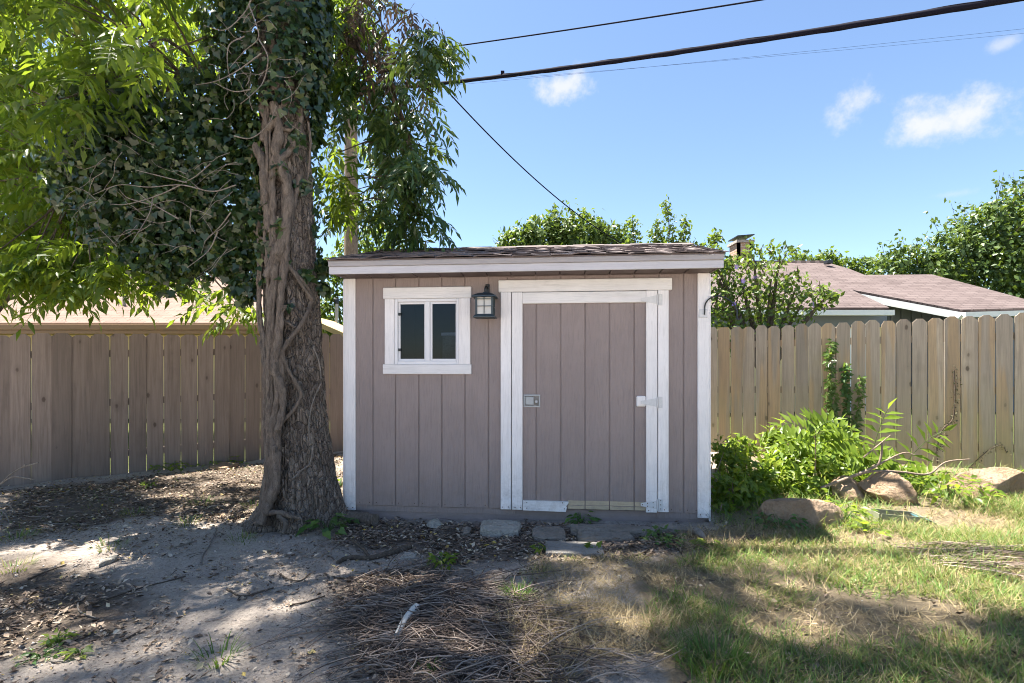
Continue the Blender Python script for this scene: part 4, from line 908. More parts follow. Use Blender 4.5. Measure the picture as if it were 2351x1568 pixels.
for i in range(7): wbox('batten', M['bluegrey'], rh, O, X(2050+i*24, 13.2), X(2050+i*24, 13.2)+.05, 13.26, 13.299, 0, 3.0)
sp = Pp(2208, 716); MB().tube(spline([tuple(sp-O), tuple(sp-O+Vector((0, .15, -.12))), tuple(sp-O+Vector((.05, .5, -.35))), tuple(sp-O+Vector((.05, .5, -2)))], 5), .04, 8).build('downspout', M['trimwhite'], rh)
ch = empty('chimney'); ch.parent = rh
def brickbox(name, x0, x1, y0, y1, z0, z1, par):
    for (a, b, c, d) in [((x0, y0, z0), (x1, y0, z0), (x1, y0, z1), (x0, y0, z1)), ((x0, y1, z0), (x0, y0, z0), (x0, y0, z1), (x0, y1, z1)), ((x1, y0, z0), (x1, y1, z0), (x1, y1, z1), (x1, y0, z1))]: slab(name, [a, b, c, d], .08, M['brick'], par, O)
cy0 = 15.6; brickbox('stack_side', X(1694, cy0), X(1727, cy0), cy0, cy0+.6, Z(612, cy0), Z(556, cy0), ch)
MB().box(X(1690, cy0)-O.x, X(1731, cy0)-O.x, cy0-.05-O.y, cy0+.65-O.y, Z(557, cy0)-O.z, Z(551, cy0)-O.z).build('crown', M['paver'], ch)
for sx in (1702, 1719): MB().tube([Vector((X(sx, cy0), cy0+.2, Z(551, cy0)))-O, Vector((X(sx, cy0), cy0+.2, Z(545, cy0)))-O], .02, 6).build('cap_leg', M['dark_iron'], ch)
cap = [(X(1690, cy0), Z(544, cy0)), (X(1729, cy0), Z(541, cy0)), (X(1729, cy0), Z(539, cy0)), (X(1690, cy0), Z(542, cy0))]
MB().prism([(x-O.x, z-O.z) for x, z in cap], cy0-.1-O.y, cy0+.6-O.y).build('cap', M['dark_iron'], ch)
wbox('roof_vent', M['dark_iron'], rh, O, X(1895, 15.4), X(1908, 15.4), 15.3, 15.5, Z(606, 15.4), Z(598, 15.4))
# left house
lh = empty('tan_roof_house', (-8, 14.5, -.1), 0, 'neighbouring house with sunlit pale tan roof beyond the left fence', 'house'); O = lh.location.copy()
pl2 = dict(y0=13.0, z0=Z(741, 13), m=.45)
slab('roof', [plane_pt(x, y, **pl2) for x, y in [(-900, 741), (735, 741), (690, 641), (-900, 641)]], .10, M['roof_tan'], lh, O)
a = plane_pt(-900, 641, **pl2); b = plane_pt(690, 641, **pl2); slab('roof', [a+Vector((0, .02, 0)), Vector((a.x, a.y+5, a.z-2.2)), Vector((b.x, b.y+5, b.z-2.2)), b+Vector((0, .02, 0))], .10, M['roof_tan'], lh, O)
e0 = Z(742, 13)
wbox('fascia', M['tanfascia'], lh, O, X(-900, 13), X(728, 13), 12.93, 12.985, e0-.17, e0-.02); wbox('fascia', M['tanfascia'], lh, O, X(-900, 13), X(728, 13), 12.96, 13.0, e0-.27, e0-.175)
wbox('eave_soffit', M['soffit_tan'], lh, O, X(-900, 13), X(726, 13), 13.0, 13.6, e0-.26, e0-.22); wbox('front_wall', M['cream'], lh, O, X(-900, 13.6), X(690, 13.6), 13.6, 13.8, -.2, e0-.2)
MB().prism([(X(680, 12.8)-O.x, Z(716, 12.8)-O.z), (X(680, 12.8)-O.x, Z(728, 12.8)-O.z), (X(806, 12.8)-O.x, Z(783, 12.8)-O.z), (X(806, 12.8)-O.x, Z(771, 12.8)-O.z)], 12.7-O.y, 15.5-O.y).build('wing_roof', M['soffit_tan'], lh)
wbox('wing_wall', M['soffit_tan'], lh, O, X(690, 12.9), X(795, 12.9), 12.95, 13.1, -.2, Z(786, 12.9))
v = plane_pt(350, 662, **pl2); MB().prism([(v.x-.22-O.x, v.z-O.z-.1), (v.x+.22-O.x, v.z-O.z-.1), (v.x+.14-O.x, v.z-O.z+.42), (v.x-.14-O.x, v.z-O.z+.42)], v.y-.15-O.y, v.y+.25-O.y).build('roof_vent', M['roof_brown'], lh)
wbox('vent_cap', M['roof_brown'], lh, O, v.x-.26, v.x+.26, v.y-.25, v.y+.35, v.z+.42, v.z+.5)
v = plane_pt(285, 702, **pl2); MB().tube([v-O, v-O+Vector((0, 0, .28))], .04, 8).build('vent_pipe', M['paver'], lh)
# service mast between trunk and shed
ms = empty('service_mast', tuple(at(773, 780, 15.5))[:2]+(0,), 0, 'thin pale metal service mast between trunk and shed', 'pole')
MB().tube([(0, 0, 0), (0, 0, Z(698, 15.5))], .05, 10).build('mast', M['steel'], ms); MB().tube([(0, 0, Z(698, 15.5)), (0, 0, Z(690, 15.5)), (-.08, 0, Z(686, 15.5))], [.06, .08, .05], 8).build('weather_head', M['dark_iron'], ms)

# ------------------------------------------------------------------ pole and wires
PYd = 9.6
pole = empty('utility_pole', (X(806, PYd), PYd, gh(X(806, PYd), PYd)), 0, 'brown wooden utility pole half hidden by hanging leaves', 'utility pole'); PO = pole.location
MB().tube([(0, 0, -.3), (0, 0, 3), (0, 0, 9.5)], [.14, .125, .10], 14).build('shaft', M['pole'], pole)
MB().box(-.9, .9, -.16, -.05, 8.9, 9.02, b=.01).build('crossarm', M['pole'], pole)
for x in (-.8, 0, .8): MB().tube([(x, -.1, 9.02), (x, -.1, 9.18)], [.04, .025], 8).build('insulator', M['cable'], pole)
def wire(name, label, a, b, r, sag, n=60, wob=0.0, group=None):
    a = Vector(a); b = Vector(b); pts = []
    for i in range(n+1):
        t = i/n; p = a.lerp(b, t)-Vector((0, 0, sag*4*t*(1-t))); p.z += wob*math.sin(i*1.7); pts.append(p-a)
    o = empty(name, a, 0, label, 'cable', group); MB().tube(pts, r, 8).build('strand', M['cable'], o); return o, pts
cb_, pts = wire('cable_bundle', 'thick black cable bundle crossing the sky from the tree to upper right', at(800, 212, PYd-.15), at(2900, -100, 3.3), .026, .10)
lash = MB()
for k in range(2):
    q = []
    for i in range(len(pts)*6-5):
        t = i/6; j = min(int(t), len(pts)-2); p = pts[j].lerp(pts[j+1], t-j); a = i*.11+k*2.6; q.append(p+Vector((0, math.cos(a), math.sin(a)))*.024)
    lash.tube(q, .005 if k else .007, 5)
lash.build('lashing', M['cable'], cb_)
i = 22; MB().box(pts[i].x-.02, pts[i].x+.03, pts[i].y-.02, pts[i].y+.02, pts[i].z+.01, pts[i].z+.07, b=.004).build('clamp', M['cable'], cb_)
wire('overhead_wire', 'thin wire sloping up to the top edge above the cable bundle', at(806, 138, PYd), at(2500, -125, 5.0), .010, .05)
wire('drop_wire', 'thin wire slanting down from the cable toward the roof ridge', at(1006, 186, 8.3), at(1500, 590, 14), .011, .42)
wire('faint_wire', 'faint thin wire running right just below the cable bundle', at(806, 216, PYd), at(3000, -5, 7.0), .0016, .05)
wire('far_wire', 'hair-thin distant wire high at the right edge', at(806, 208, PYd+10), at(2900, 22, 20), .0035, .12)
wire('left_wire', 'upper dark wire passing behind the ivy at left', at(800, 205, PYd), at(-500, 160, 10), .010, .12); wire('left_wire', 'lower dark wire passing behind the ivy at left', at(800, 240, PYd), at(-500, 225, 10), .013, .10)

# ------------------------------------------------------------------ stones, boulders, loose objects
def stone(name, label, c, size, mat, rz=0, seed=0, sub=4, amp=.16, cuts=12, cat='stone', group=None, tilt=0.0, sq=.0):
    import bmesh
    g = np.random.default_rng(seed+100); bm = bmesh.new(); bmesh.ops.create_icosphere(bm, subdivisions=sub, radius=1.0); V = np.array([tuple(v.co) for v in bm.verts])
    if sq: V = np.sign(V)*np.abs(V)**(1-sq); V = V/np.max(np.abs(V), axis=0)
    V = V*(1+amp*2*(fbm(V*1.2+seed*7.7, 3)-.44))[:, None]
    for k in range(cuts):
        n = unit(g.normal(size=(1, 3)))[0]; d = g.uniform(.5, .85); e = V@n-d; V = V-np.where(e > 0, e*.97, 0)[:, None]*n
    V = V*(1+.09*(fbm(V*4+seed*3.1, 3)-.44)+.05*(fbm(V*11+seed, 2)-.4))[:, None]
    for v, p in zip(bm.verts, V): v.co = p*np.array(size)*.5
    me = bpy.data.meshes.new(name); bm.to_mesh(me); bm.free(); me.materials.append(mat); me.polygons.foreach_set('use_smooth', np.zeros(len(me.polygons), bool) if sub < 5 else np.ones(len(me.polygons), bool))
    o = link(name, me, None, c); o.rotation_euler = (tilt, 0, rz); return tag(o, label, cat, group)
def at_g(px, py, up=0.0): return gpt(px, py, up)
p = gpt(1850, 1218); stone('boulder', 'rounded orange-tan boulder half in shade beside the shed', (p.x, p.y+.17, p.z+.06), (.74, .42, .40), M['boulder'], -.2, 1, 5, .22, 14, 'boulder', tilt=.05)
p = gpt(2095, 1168); stone('boulder', 'rust-stained boulder among weeds below the fallen branch', (p.x, p.y+.3, p.z+.08), (.52, .42, .40), M['boulder'], -.3, 2, 5, .28, 14, 'boulder')
p = gpt(2310, 1158); stone('boulder', 'long pale-topped boulder at the right edge by the fence', (p.x+.1, p.y+.3, p.z+.09), (1.0, .46, .40), M['boulder'], -.1, 3, 5, .25, 14, 'boulder')
p = gpt(2040, 1175); stone('boulder', 'small buried boulder left of the rust-stained one', (p.x, p.y+.5, p.z+.04), (.5, .4, .36), M['boulder'], .4, 6, 5, .25, 9, 'boulder')
def flat(label, px0, px1, py0, py1, h, mat, seed, box=.55, amp=.10, nm='stone'):
    a = gp(px0, py1); b = gp(px1, py1); f = gp((px0+px1)/2, py0); wd = (b-a).length; dp = max(.06, (f-(a+b)/2).length); c = (a+b)/2; rz = math.atan2(b.y-a.y, b.x-a.x)
    if box < .5: return stone(nm, label, (c.x, c.y+dp/2, gh(c.x, c.y)+h*.3), (wd*1.1, dp*1.2, h*1.2), mat, rz, seed, 3, .15, 9)
    g = np.random.default_rng(seed); n = 22; V = []; F = []            # slab with a broken outline, chipped edge and uneven top
    t = np.linspace(0, 2*np.pi, n, endpoint=False); ox = np.sign(np.cos(t))*np.abs(np.cos(t))**.45; oy = np.sign(np.sin(t))*np.abs(np.sin(t))**.45; jit = 1+g.normal(0, .05, n)
    for k, (sc, z) in enumerate(((1.02, -.4), (1.0, .28), (.97, .46), (.86, .5), (.45, .5))):
        jj_ = jit+g.normal(0, .018, n); V += [(ox[i]*wd/2*sc*jj_[i], dp/2+oy[i]*dp/2*sc*jj_[i], h*(z+(g.normal(0, .05) if k else 0))) for i in range(n)]
    for k in range(4): F += [(k*n+i, k*n+(i+1) % n, (k+1)*n+(i+1) % n, (k+1)*n+i) for i in range(n)]
    F.append(tuple(range(4*n, 5*n))); h_ = h; o = MB().add(V, F).build(nm, mat); o.location = (c.x, c.y, gh(c.x, c.y)+h*.12); o.rotation_euler = (g.normal(0, .03), g.normal(0, .03), rz); return tag(o, label, 'stone')
flat('pale limestone chunk on the dirt below the lantern', 1098, 1192, 1208, 1234, .10, M['limestone'], 1)
flat('thin grey flagstone lying left of the stacked step stones', 1222, 1300, 1220, 1244, .05, M['flagstone'], 2)
flat('long upper step stone against the shed below the door', 1310, 1500, 1213, 1232, .09, M['flagstone'], 3)
flat('short grey stone butted right of the upper step stone', 1502, 1596, 1212, 1224, .06, M['flagstone'], 4)
flat('lower step stone in front of the longer upper one', 1328, 1458, 1232, 1246, .06, M['flagstone'], 5)
flat('small pale stone under the shed skirt left of the limestone chunk', 978, 1018, 1200, 1214, .07, M['limestone'], 6, .2)
flat('small brown stone beside the pale limestone chunk', 1058, 1082, 1218, 1232, .05, M['flagstone'], 7, .2)
flat('round brown stone on the ground by the shed right corner', 1602, 1628, 1226, 1246, .09, M['flagstone'], 8, .1)
flat('pale flat stone chip near the fallen forked branch', 918, 952, 1270, 1284, .02, M['limestone'], 9)
flat('white stone chip lying on the sunlit dirt at left', 222, 240, 1288, 1302, .05, M['limestone'], 10, .3)
flat('small white pebble on the grass right of the paver', 1418, 1432, 1326, 1336, .03, M['limestone'], 11, .1)
flat('reddish flat stone at the foot of the left fence', 475, 520, 1070, 1080, .06, M['boulder'], 12)
a = gp(1253, 1277); b = gp(1388, 1277); f = gp(1320, 1249); pv = MB().box(-(b-a).length/2, (b-a).length/2, 0, f.y-a.y, -.02, .035, b=.006).build('paver', M['paver']); c = (a+b)/2
pv.location = (c.x, c.y, gh(c.x, c.y)); pv.rotation_euler = (0, 0, math.atan2(b.y-a.y, b.x-a.x)); tag(pv, 'square grey concrete paver lying in front of the door', 'paver')
def stick(name, label, ctrl, r0, r1, mat, cat='stick', up=.0, forks=(), n=8, group=None):
    P_ = [gpt(x, y) for x, y in ctrl]; O_ = P_[0].copy(); root = empty(name, O_, 0, label, cat, group)
    def tb(pts, a, b, nm):
        S_ = spline([tuple(p+Vector((0, 0, u))) for p, u in pts], 5); N = len(S_); MB().tube([Vector(q)-O_ for q in S_], [(a+(b-a)*i/(N-1))*(1+(.0 if 'pale_stick' in name else .10)*math.sin(i*2.1)) for i in range(N)], n).build(nm, mat, root)
    tb([(p, r0*.8+up+random.uniform(0, .006)) for p in P_], r0, r1, 'stem')
    for fk, q0, q1 in forks: tb([(gpt(x, y), q0*.9+up+.01*i) for i, (x, y) in enumerate(fk)], q0, q1, 'fork')
    return root
stick('fallen_branch', 'bent fallen branch with a fork lying near the tree foot', [(775, 1296), (800, 1284), (850, 1282), (900, 1269), (943, 1256)], .014, .024, M['branch'], 'branch', forks=[([(848, 1281), (835, 1266), (808, 1250)], .013, .008)])
stick('pale_stick', 'smooth pale grey stick lying across the twig pile', [(911, 1477), (925, 1452), (940, 1430), (956, 1412)], .014, .021, M['pvc'], up=.02)
stick('short_log', 'weathered log lying under the shed left corner', [(800, 1200), (830, 1202), (862, 1208)], .06, .045, M['vine'], 'log', n=12)
stick('short_log', 'dark rotting log on the ground right of the shed corner', [(1672, 1250), (1710, 1246), (1752, 1238)], .026, .02, M['branch'], 'log', n=10)
c4 = lambda x, y: (.358*x, 1071.4+.358*y)
for lab, pts_ in [('long straight twig crossing the bare dirt at left', [(540, 915), (850, 800), (1190, 710)]), ('pale crooked twig left of the curved pale twig', [(345, 1000), (370, 960), (490, 890)]), ('small curved pale twig on the dark dirt at left', [(535, 850), (500, 885), (520, 940), (630, 978)]),
                  ('thin dark twig on the dirt below the long twig', [(780, 1112), (900, 1050), (1000, 990)]), ('bent twig on the dirt below the tree', [(1455, 798), (1560, 838), (1755, 788)]), ('short dark twig on pale dirt left of the tree', [(1118, 526), (1262, 474)]),
                  ('upright zigzag twig on pale dirt left of the tree', [(1290, 632), (1300, 570), (1345, 500), (1392, 400)]), ('long pale twig lying in the sunlit strip', [(285, 372), (500, 366), (600, 350), (712, 322)]), ('curved twig on the dirt right of the bent twig', [(1795, 700), (1850, 738), (1925, 738), (1990, 690)]),
                  ('thin long twig reaching toward the twig pile', [(1850, 897), (1960, 870), (2085, 838)]), ('dark twig in shade near the left picture edge', [(180, 736), (300, 690), (425, 642)]), ('pale crooked twig at the edge of the lower sunlit patch', [(330, 1240), (345, 1262), (430, 1255)])]:
    pale = 'pale' in lab; stick('twig', lab, [c4(*q) for q in pts_], .006 if not pale else .0065, .004, M['vine_pale'] if pale else M['branch'], 'twig', group='single twigs on the bare dirt', n=6)
# dry bare stems at left edge
ds = empty('dry_stems', tuple(gpt(-40, 1200)), 0, 'bare dry stems arching in at the left picture edge', 'dead plant'); mb = MB(); Yd = ds.location.y
for c in [[(-60, 1180), (0, 1112), (40, 1078), (88, 1062)], [(-10, 1120), (30, 1095), (78, 1101)], [(38, 1080), (60, 1066)], [(-60, 1170), (0, 1158), (20, 1160), (35, 1178)], [(-60, 1190), (0, 1172), (20, 1195), (30, 1215)]]:
    mb.tube([Vector(p)-ds.location for p in spline([tuple(at(x, y, Yd)) for x, y in c], 6)], .006, 5)
mb.build('stem', M['vine_pale'], ds)
# pale container in the grass
p = gpt(2068, 1203); bxo = empty('plastic_container', (p.x, p.y+.05, p.z-.035), -.15, 'translucent pale plastic container lying in the grass by the boulders', 'container')
mb = MB(); mb.prism([(-.19, .0), (.17, -.01), (.20, .13), (-.17, .15)], -.10, -.092); mb.prism([(-.19, .0), (.17, -.01), (.20, .13), (-.17, .15)], .10, .108)
mb.box(-.195, -.185, -.1, .108, 0, .15); mb.box(.185, .195, -.1, .108, -.005, .13); mb.box(-.19, .19, -.1, .108, -.01, .0); mb.build('tub', plain('cloudy_plastic', (.24, .25, .18), .3, .5, var=.5), bxo); bxo.scale = (.85, .8, .75)
g = random.Random(3); v = [(.16+.05*i+g.uniform(-.01, .01), -.09+.05*j+g.uniform(-.01, .01), .125-.022*i+g.uniform(-.012, .016)) for i in range(5) for j in range(4)]; v2 = [(x, y, z-.006) for x, y, z in v]
fq = [(i*4+j, i*4+j+1, i*4+j+5, i*4+j+4) for i in range(4) for j in range(3)]; MB().add(v, fq).add(v2, [tuple(reversed(q)) for q in fq]).build('crumpled_lid', plain('teal_plastic', (.05, .16, .20), .3, .5, var=.3), bxo)

# ------------------------------------------------------------------ plants
def rosette(name, label, px, py, n, leaf, mat, hgt=.12, spread=.12, wid=.5, tpl=TIVY, cat='weed', up=.0, group=None, base=None, seed=1):
    g = np.random.default_rng(seed+int(px)); p = gpt(px, py) if base is None else Vector(base); root = empty(name, p, 0, label, cat, group)
    a = g.uniform(0, 6.28, n); r = spread*np.sqrt(g.random(n)); h = hgt*(.35+.65*g.random(n))*(1-.4*r/max(spread, 1e-3)); e = np.stack([r*np.cos(a), r*np.sin(a), h+up], 1)
    st_ = MB()
    for q in e[:14]: st_.tube([(0, 0, -.01), Vector(q)*.5+Vector((0, 0, .25*hgt)), Vector(q)], [.003, .0025, .0015], 4, False)
    sz = leaf*g.uniform(.7, 1.25, n); d = np.stack([np.cos(a), np.sin(a), g.uniform(-.5, .15, n)], 1)+g.normal(0, .35, (n, 3)); V, T = scatter(tpl, e, d, np.array([0, -.25, 1.0])+g.normal(0, .3, (n, 3)), sz, sz*wid)
    link('leaves', npmesh('leaves', V, T, mat), root); st_.build('stem', M['weed_dark'], root); return root
def tuft(name, label, px, py, n, L, mat, spread=.05, cat='grass tuft', group=None):
    g = np.random.default_rng(int(px)); p = gpt(px, py); root = empty(name, p, 0, label, cat, group); a = g.uniform(0, 6.28, n); r = spread*np.sqrt(g.random(n)); lean = g.uniform(.15, .9, n)
    b = np.stack([r*np.cos(a), r*np.sin(a), 0*r-.005], 1); d = np.stack([np.cos(a)*lean, np.sin(a)*lean, 1+0*a], 1); V, T = scatter(TBLADE, b, d, np.stack([-np.cos(a), -np.sin(a), lean], 1)*-1, L*g.uniform(.5, 1.2, n), .0055)
    tag(link('blades', npmesh('blades', V, T, mat), root), kind='stuff'); return root
rosette('creeper_seedling', 'green five-fingered creeper growing at the right foot of the trunk', 752, 1225, 30, .10, M['weed_dark'], .16, .17, .62)
rosette('creeper_seedling', 'small creeper sprig between tree foot and shed corner', 800, 1205, 12, .06, M['weed_dark'], .10, .09, .62)
rosette('leafy_weed', 'bright green weed clump on the dirt left of the paver', 1018, 1298, 46, .045, M['weed'], .09, .09, .6)
sw_ = sw(1.93+.12, .012, -.02); rosette('leafy_weed', 'weed sprouting from under the skirt below the door', 1370, 1190, 26, .075, M['weed_dark'], .13, .11, .42, T4, base=(sw_.x, sw_.y-.05, 0.0))
rosette('leafy_weed', 'low weed clump at the foot of the left fence', 395, 1082, 60, .06, M['weed'], .14, .22, .5); rosette('leafy_weed', 'weeds along the fence bottom just left of the tree', 515, 1066, 50, .06, M['weed'], .12, .30, .5)
rosette('leafy_weed', 'tiny weed below the left fence, left of the weed clump', 345, 1118, 20, .05, M['weed'], .10, .08, .5); rosette('leafy_weed', 'small fern-like weed low on the dark dirt at left', 133, 1470, 40, .035, M['weed'], .05, .06, .45)
rosette('leafy_weed', 'two-leaved sprout at the edge of the lower sunlit patch', 185, 1502, 9, .05, M['weed'], .04, .05, .6); rosette('leafy_weed', 'low feathery weed left of the two-leaved sprout', 95, 1506, 30, .035, M['weed_dark'], .04, .09, .35)
rosette('leafy_weed', 'small sprout at the left edge of the paver', 1240, 1268, 16, .05, M['weed'], .07, .06, .6); rosette('leafy_weed', 'single broad-leaved sprout on top of the paver', 1362, 1266, 6, .07, M['weed'], .08, .04, .6)
rosette('leafy_weed', 'leafy weed right of the lower step stone', 1520, 1250, 60, .05, M['weed_dark'], .12, .15, .5); rosette('leafy_weed', 'broad-leaved weed by the round brown stone', 1628, 1262, 14, .07, M['weed'], .07, .08, .6)
rosette('leafy_weed', 'weed in grass right of the shaded boulder', 1985, 1225, 26, .08, M['weed'], .10, .14, .45); rosette('leafy_weed', 'sunlit weed clump between the two right boulders', 2180, 1150, 150, .085, M['weed'], .28, .32, .45, T4)
rosette('leafy_weed', 'low weeds hugging the foot of the half-shaded boulder', 1790, 1215, 60, .06, M['weed_dark'], .16, .18, .5); rosette('leafy_weed', 'yellow-green weeds right of the half-shaded boulder', 1935, 1200, 70, .07, M['weed'], .2, .2, .45, T4)
rosette('leafy_weed', 'weeds behind the tree between trunk and shed', 782, 1120, 30, .06, M['weed'], .14, .12, .5)
tuft('grass_tuft', 'bright green grass tuft left of centre on grey dirt', 1190, 1368, 130, .085, M['tuft'], .07); tuft('grass_tuft', 'sparse grass tuft on bare dirt at lower left', 502, 1515, 46, .10, M['tuft'], .08)
tuft('grass_tuft', 'grass tuft at the lower edge right of the twig pile', 1640, 1540, 160, .13, M['tuft'], .12); tuft('grass_tuft', 'small tuft in the twig pile at lower centre', 985, 1556, 16, .07, M['tuft'], .03)
for lab, x, y in [('dry tuft in the sunlit strip, second from the trunk', 430, 1205), ('dry tuft at the sunlit strip near the tree foot', 560, 1240), ('thin tuft in litter below the left fence middle', 310, 1180), ('thin tuft in litter left of the trunk', 470, 1155), ('dry tuft beside the white stone chip', 250, 1260), ('dry tuft at the left edge under the bare stems', 40, 1240), ('lowest dry tuft at the left picture edge', 30, 1310), ('dry tuft touching the left side of the trunk foot', 585, 1160)]:
    tuft('grass_tuft', lab, x, y, 50, .08, M['grass'], .12, group='dry tufts near the left fence')
# dark weeds against shed corner, bright weed thicket
def thicket(name, label, blobs, n, leaf, mat, wid=.5, tpl=T4, stems=18):
    cs = [np.array(at(x, y, Y)) for x, y, r, Y in blobs]; O_ = Vector((cs[0][0], cs[0][1], gh(cs[0][0], cs[0][1]))); root = empty(name, O_, 0, label, 'weeds'); rs_ = [b[2]*b[3]/FPX for b in blobs]; tot = sum(r*r for r in rs_); pos = []; nr = []
    for c, r in zip(cs, rs_):
        k = int(n*r*r/tot); d = rdir(k); pos.append(c+d*(r*RNG.uniform(.35, 1.05, k)*(.7+.6*vnoise(d*2.5+c*5)))[:, None]*np.array([1, .9, 1])); nr.append(d*.6+np.array([0, -.2, .9]))
    P_ = np.concatenate(pos); N_ = np.concatenate(nr)+RNG.normal(0, .35, (len(P_), 3)); kp = P_[:, 2] > ghn(P_[:, 0], P_[:, 1])+.01; P_ = P_[kp]; N_ = N_[kp]
    lim = sw(3.15, 0, 0).x; P_[:, 0] = np.maximum(P_[:, 0], lim+.02+.05*RNG.random(len(P_)))
    sz = leaf*RNG.uniform(.6, 1.3, len(P_)); V, T = scatter(tpl, P_-np.array(O_), RNG.normal(0, .7, (len(P_), 3))+np.array([0, -.3, -.25]), N_, sz, sz*wid); tag(link('foliage', npmesh('foliage', V, T, mat), root), kind='stuff')
    mb = MB(); 
    for q in P_[RNG.choice(len(P_), stems)]: b = Vector((q[0]+random.uniform(-.15, .15), q[1]+random.uniform(-.1, .15), 0)); b.z = gh(b.x, b.y); mb.tube([b-O_, (b+Vector(q))/2-O_+Vector((0, 0, .05)), Vector(q)-O_], [.008, .006, .003], 5, False)
    tag(mb.build('stems', M['deadwood'], root), kind='stuff'); return root
thicket('weed_thicket', 'shaded green leafy weeds massed against the shed right side', [(1670, 1130, 60, 4.75), (1720, 1150, 55, 4.8), (1660, 1190, 36, 4.5), (1690, 1070, 45, 5.1), (1660, 1040, 36, 5.5), (1740, 1100, 45, 5.2), (1700, 1195, 35, 4.55)], 1700, .07, M['weed'], .55, TIVY)
thicket('weed_thicket', 'bright sunlit leafy weeds in front of the right fence', [(1860, 1085, 85, 5.3), (1940, 1105, 75, 5.3), (1800, 1105, 60, 5.2), (1900, 1040, 60, 5.6), (2000, 1130, 55, 5.2), (1960, 1060, 45, 5.6), (1780, 1060, 40, 5.7), (1860, 1150, 50, 4.95), (1830, 1040, 55, 5.5), (2050, 1120, 45, 5.3), (1930, 1010, 40, 5.8), (1780, 1010, 40, 6.0), (1700, 1030, 40, 6.0), (2090, 1120, 42, 5.5), (2140, 1110, 32, 5.7)], 4900, .095, M['weed'], .42)
thicket('weed_thicket', 'loose weeds in front of the fence at far right', [(2130, 1130, 40, 5.4), (2200, 1140, 34, 5.2), (2080, 1120, 40, 5.6), (2420, 1120, 60, 5.6), (2030, 1170, 40, 4.9), (2170, 1120, 40, 5.6), (2250, 1140, 30, 5.3), (2110, 1180, 26, 4.75), (2330, 1150, 30, 5.0)], 1100, .085, M['weed'], .42)
def sapling(label, stem, leaves, Y, mat, leaf=.12, pairs=7):
    O_ = gpt(stem[0][0], stem[0][1]) ; O_ = Vector((at(*stem[0], Y).x, Y, gh(at(*stem[0], Y).x, Y))); root = empty('sumac_sapling', O_, 0, label, 'sapling')
    P_ = [Vector(p) for p in spline([tuple(at(x, y, Y)) for x, y in stem], 6)]; MB().tube([O_-O_]+[p-O_ for p in P_], [.009]+[.009-.005*i/len(P_) for i in range(len(P_))], 6).build('stem', M['deadwood'], root)
    for c in leaves:
        y0 = Y-.1*random.random(); R_ = [np.array(p) for p in spline([tuple(at(x, y, y0-.05*j)) for j, (x, y) in enumerate(c)], 8)]; lf = empty('leaf'); lf.parent = root
        MB().tube([Vector(p)-O_ for p in R_], .0028, 5).build('rachis', M['creeper'], lf); N = len(R_)
        for j in range(pairs*2+1):
            t = .15+.85*(j//2)/pairs if j < pairs*2 else 1.0; q = R_[min(int(t*(N-1)), N-1)]; d = R_[min(int(t*(N-1))+1, N-1)]-R_[max(int(t*(N-1))-1, 0)]; d = d/np.linalg.norm(d)
            view = np.array([.1, -.75, .65]); s = np.cross(d, view); s /= np.linalg.norm(s); s = s*(1 if j % 2 else -1) if j < pairs*2 else s*0
            ld = s*.95+d*(.42 if j < pairs*2 else 1)+np.array([0, -.1, -.12])+RNG.normal(0, .06, 3); L_ = leaf*(.7+.45*math.sin(math.pi*min(.9, t)))
            V, T = scatter(T4, [q-np.array(O_)], [ld], [np.array([.05, -.6, .8])+RNG.normal(0, .18, 3)], L_, L_*.32); link('leaflet', npmesh('leaflet', V, T, mat), lf)
    return root
sapling('sumac sapling with yellow-green fronds rising above the weed thicket', [(1868, 1150), (1872, 1060), (1872, 1000)], [[(1872, 1010), (1850, 985), (1815, 972), (1785, 985)], [(1872, 1005), (1868, 975), (1850, 958)], [(1872, 1005), (1905, 985), (1945, 985)], [(1872, 1020), (1920, 1010), (1975, 1012)], [(1872, 1030), (1835, 1010), (1790, 1020)], [(1873, 1005), (1890, 975), (1912, 965)]], 5.1, M['weed'], .15)
sapling('sumac sapling with one tall upright frond before the fence', [(1985, 1150), (1990, 1100), (1994, 1075)], [[(1994, 1075), (2008, 1020), (2024, 970), (2038, 940)], [(1994, 1080), (1970, 1050), (1935, 1040)], [(1994, 1080), (2020, 1060), (2055, 1055)]], 5.3, M['weed'], .19, 7)
sapling('sumac sapling with fronds leaning right toward the dead vine', [(2040, 1150), (2060, 1105), (2070, 1085)], [[(2066, 1090), (2090, 1050), (2130, 1010), (2165, 990)], [(2060, 1110), (2100, 1095), (2145, 1085)], [(2055, 1115), (2040, 1080), (2010, 1060)], [(2060, 1110), (2085, 1120), (2125, 1130)]], 5.3, M['weed'], .17, 7)
# dead branch
db = empty('fallen_branch', tuple(gpt(1920, 1180)), 0, 'bare dead branch lying across the weeds before the right boulders', 'branch'); c8 = lambda x, y: ((2050+x/1.963)*.7653, (1250+y/1.963)*.7653)
for nm, c, r0, r1 in [('stem', [(810, 420), (930, 375), (1060, 325), (1140, 285), (1165, 230), (1172, 150)], .016, .009), ('fork', [(1000, 350), (1110, 322), (1280, 325), (1440, 338), (1545, 268), (1685, 250)], .013, .006), ('fork', [(1130, 290), (1290, 215), (1360, 225)], .009, .005), ('fork', [(1060, 240), (1170, 150), (1220, 108)], .008, .004), ('fork', [(1075, 375), (1120, 330)], .008, .007)]:
    P_ = spline([tuple(at(*c8(*q), 4.85)) for q in c], 6); N = len(P_); MB().tube([Vector(p)-db.location for p in P_], [r0+(r1-r0)*i/(N-1) for i in range(N)], 7).build(nm, M['deadwood'], db)
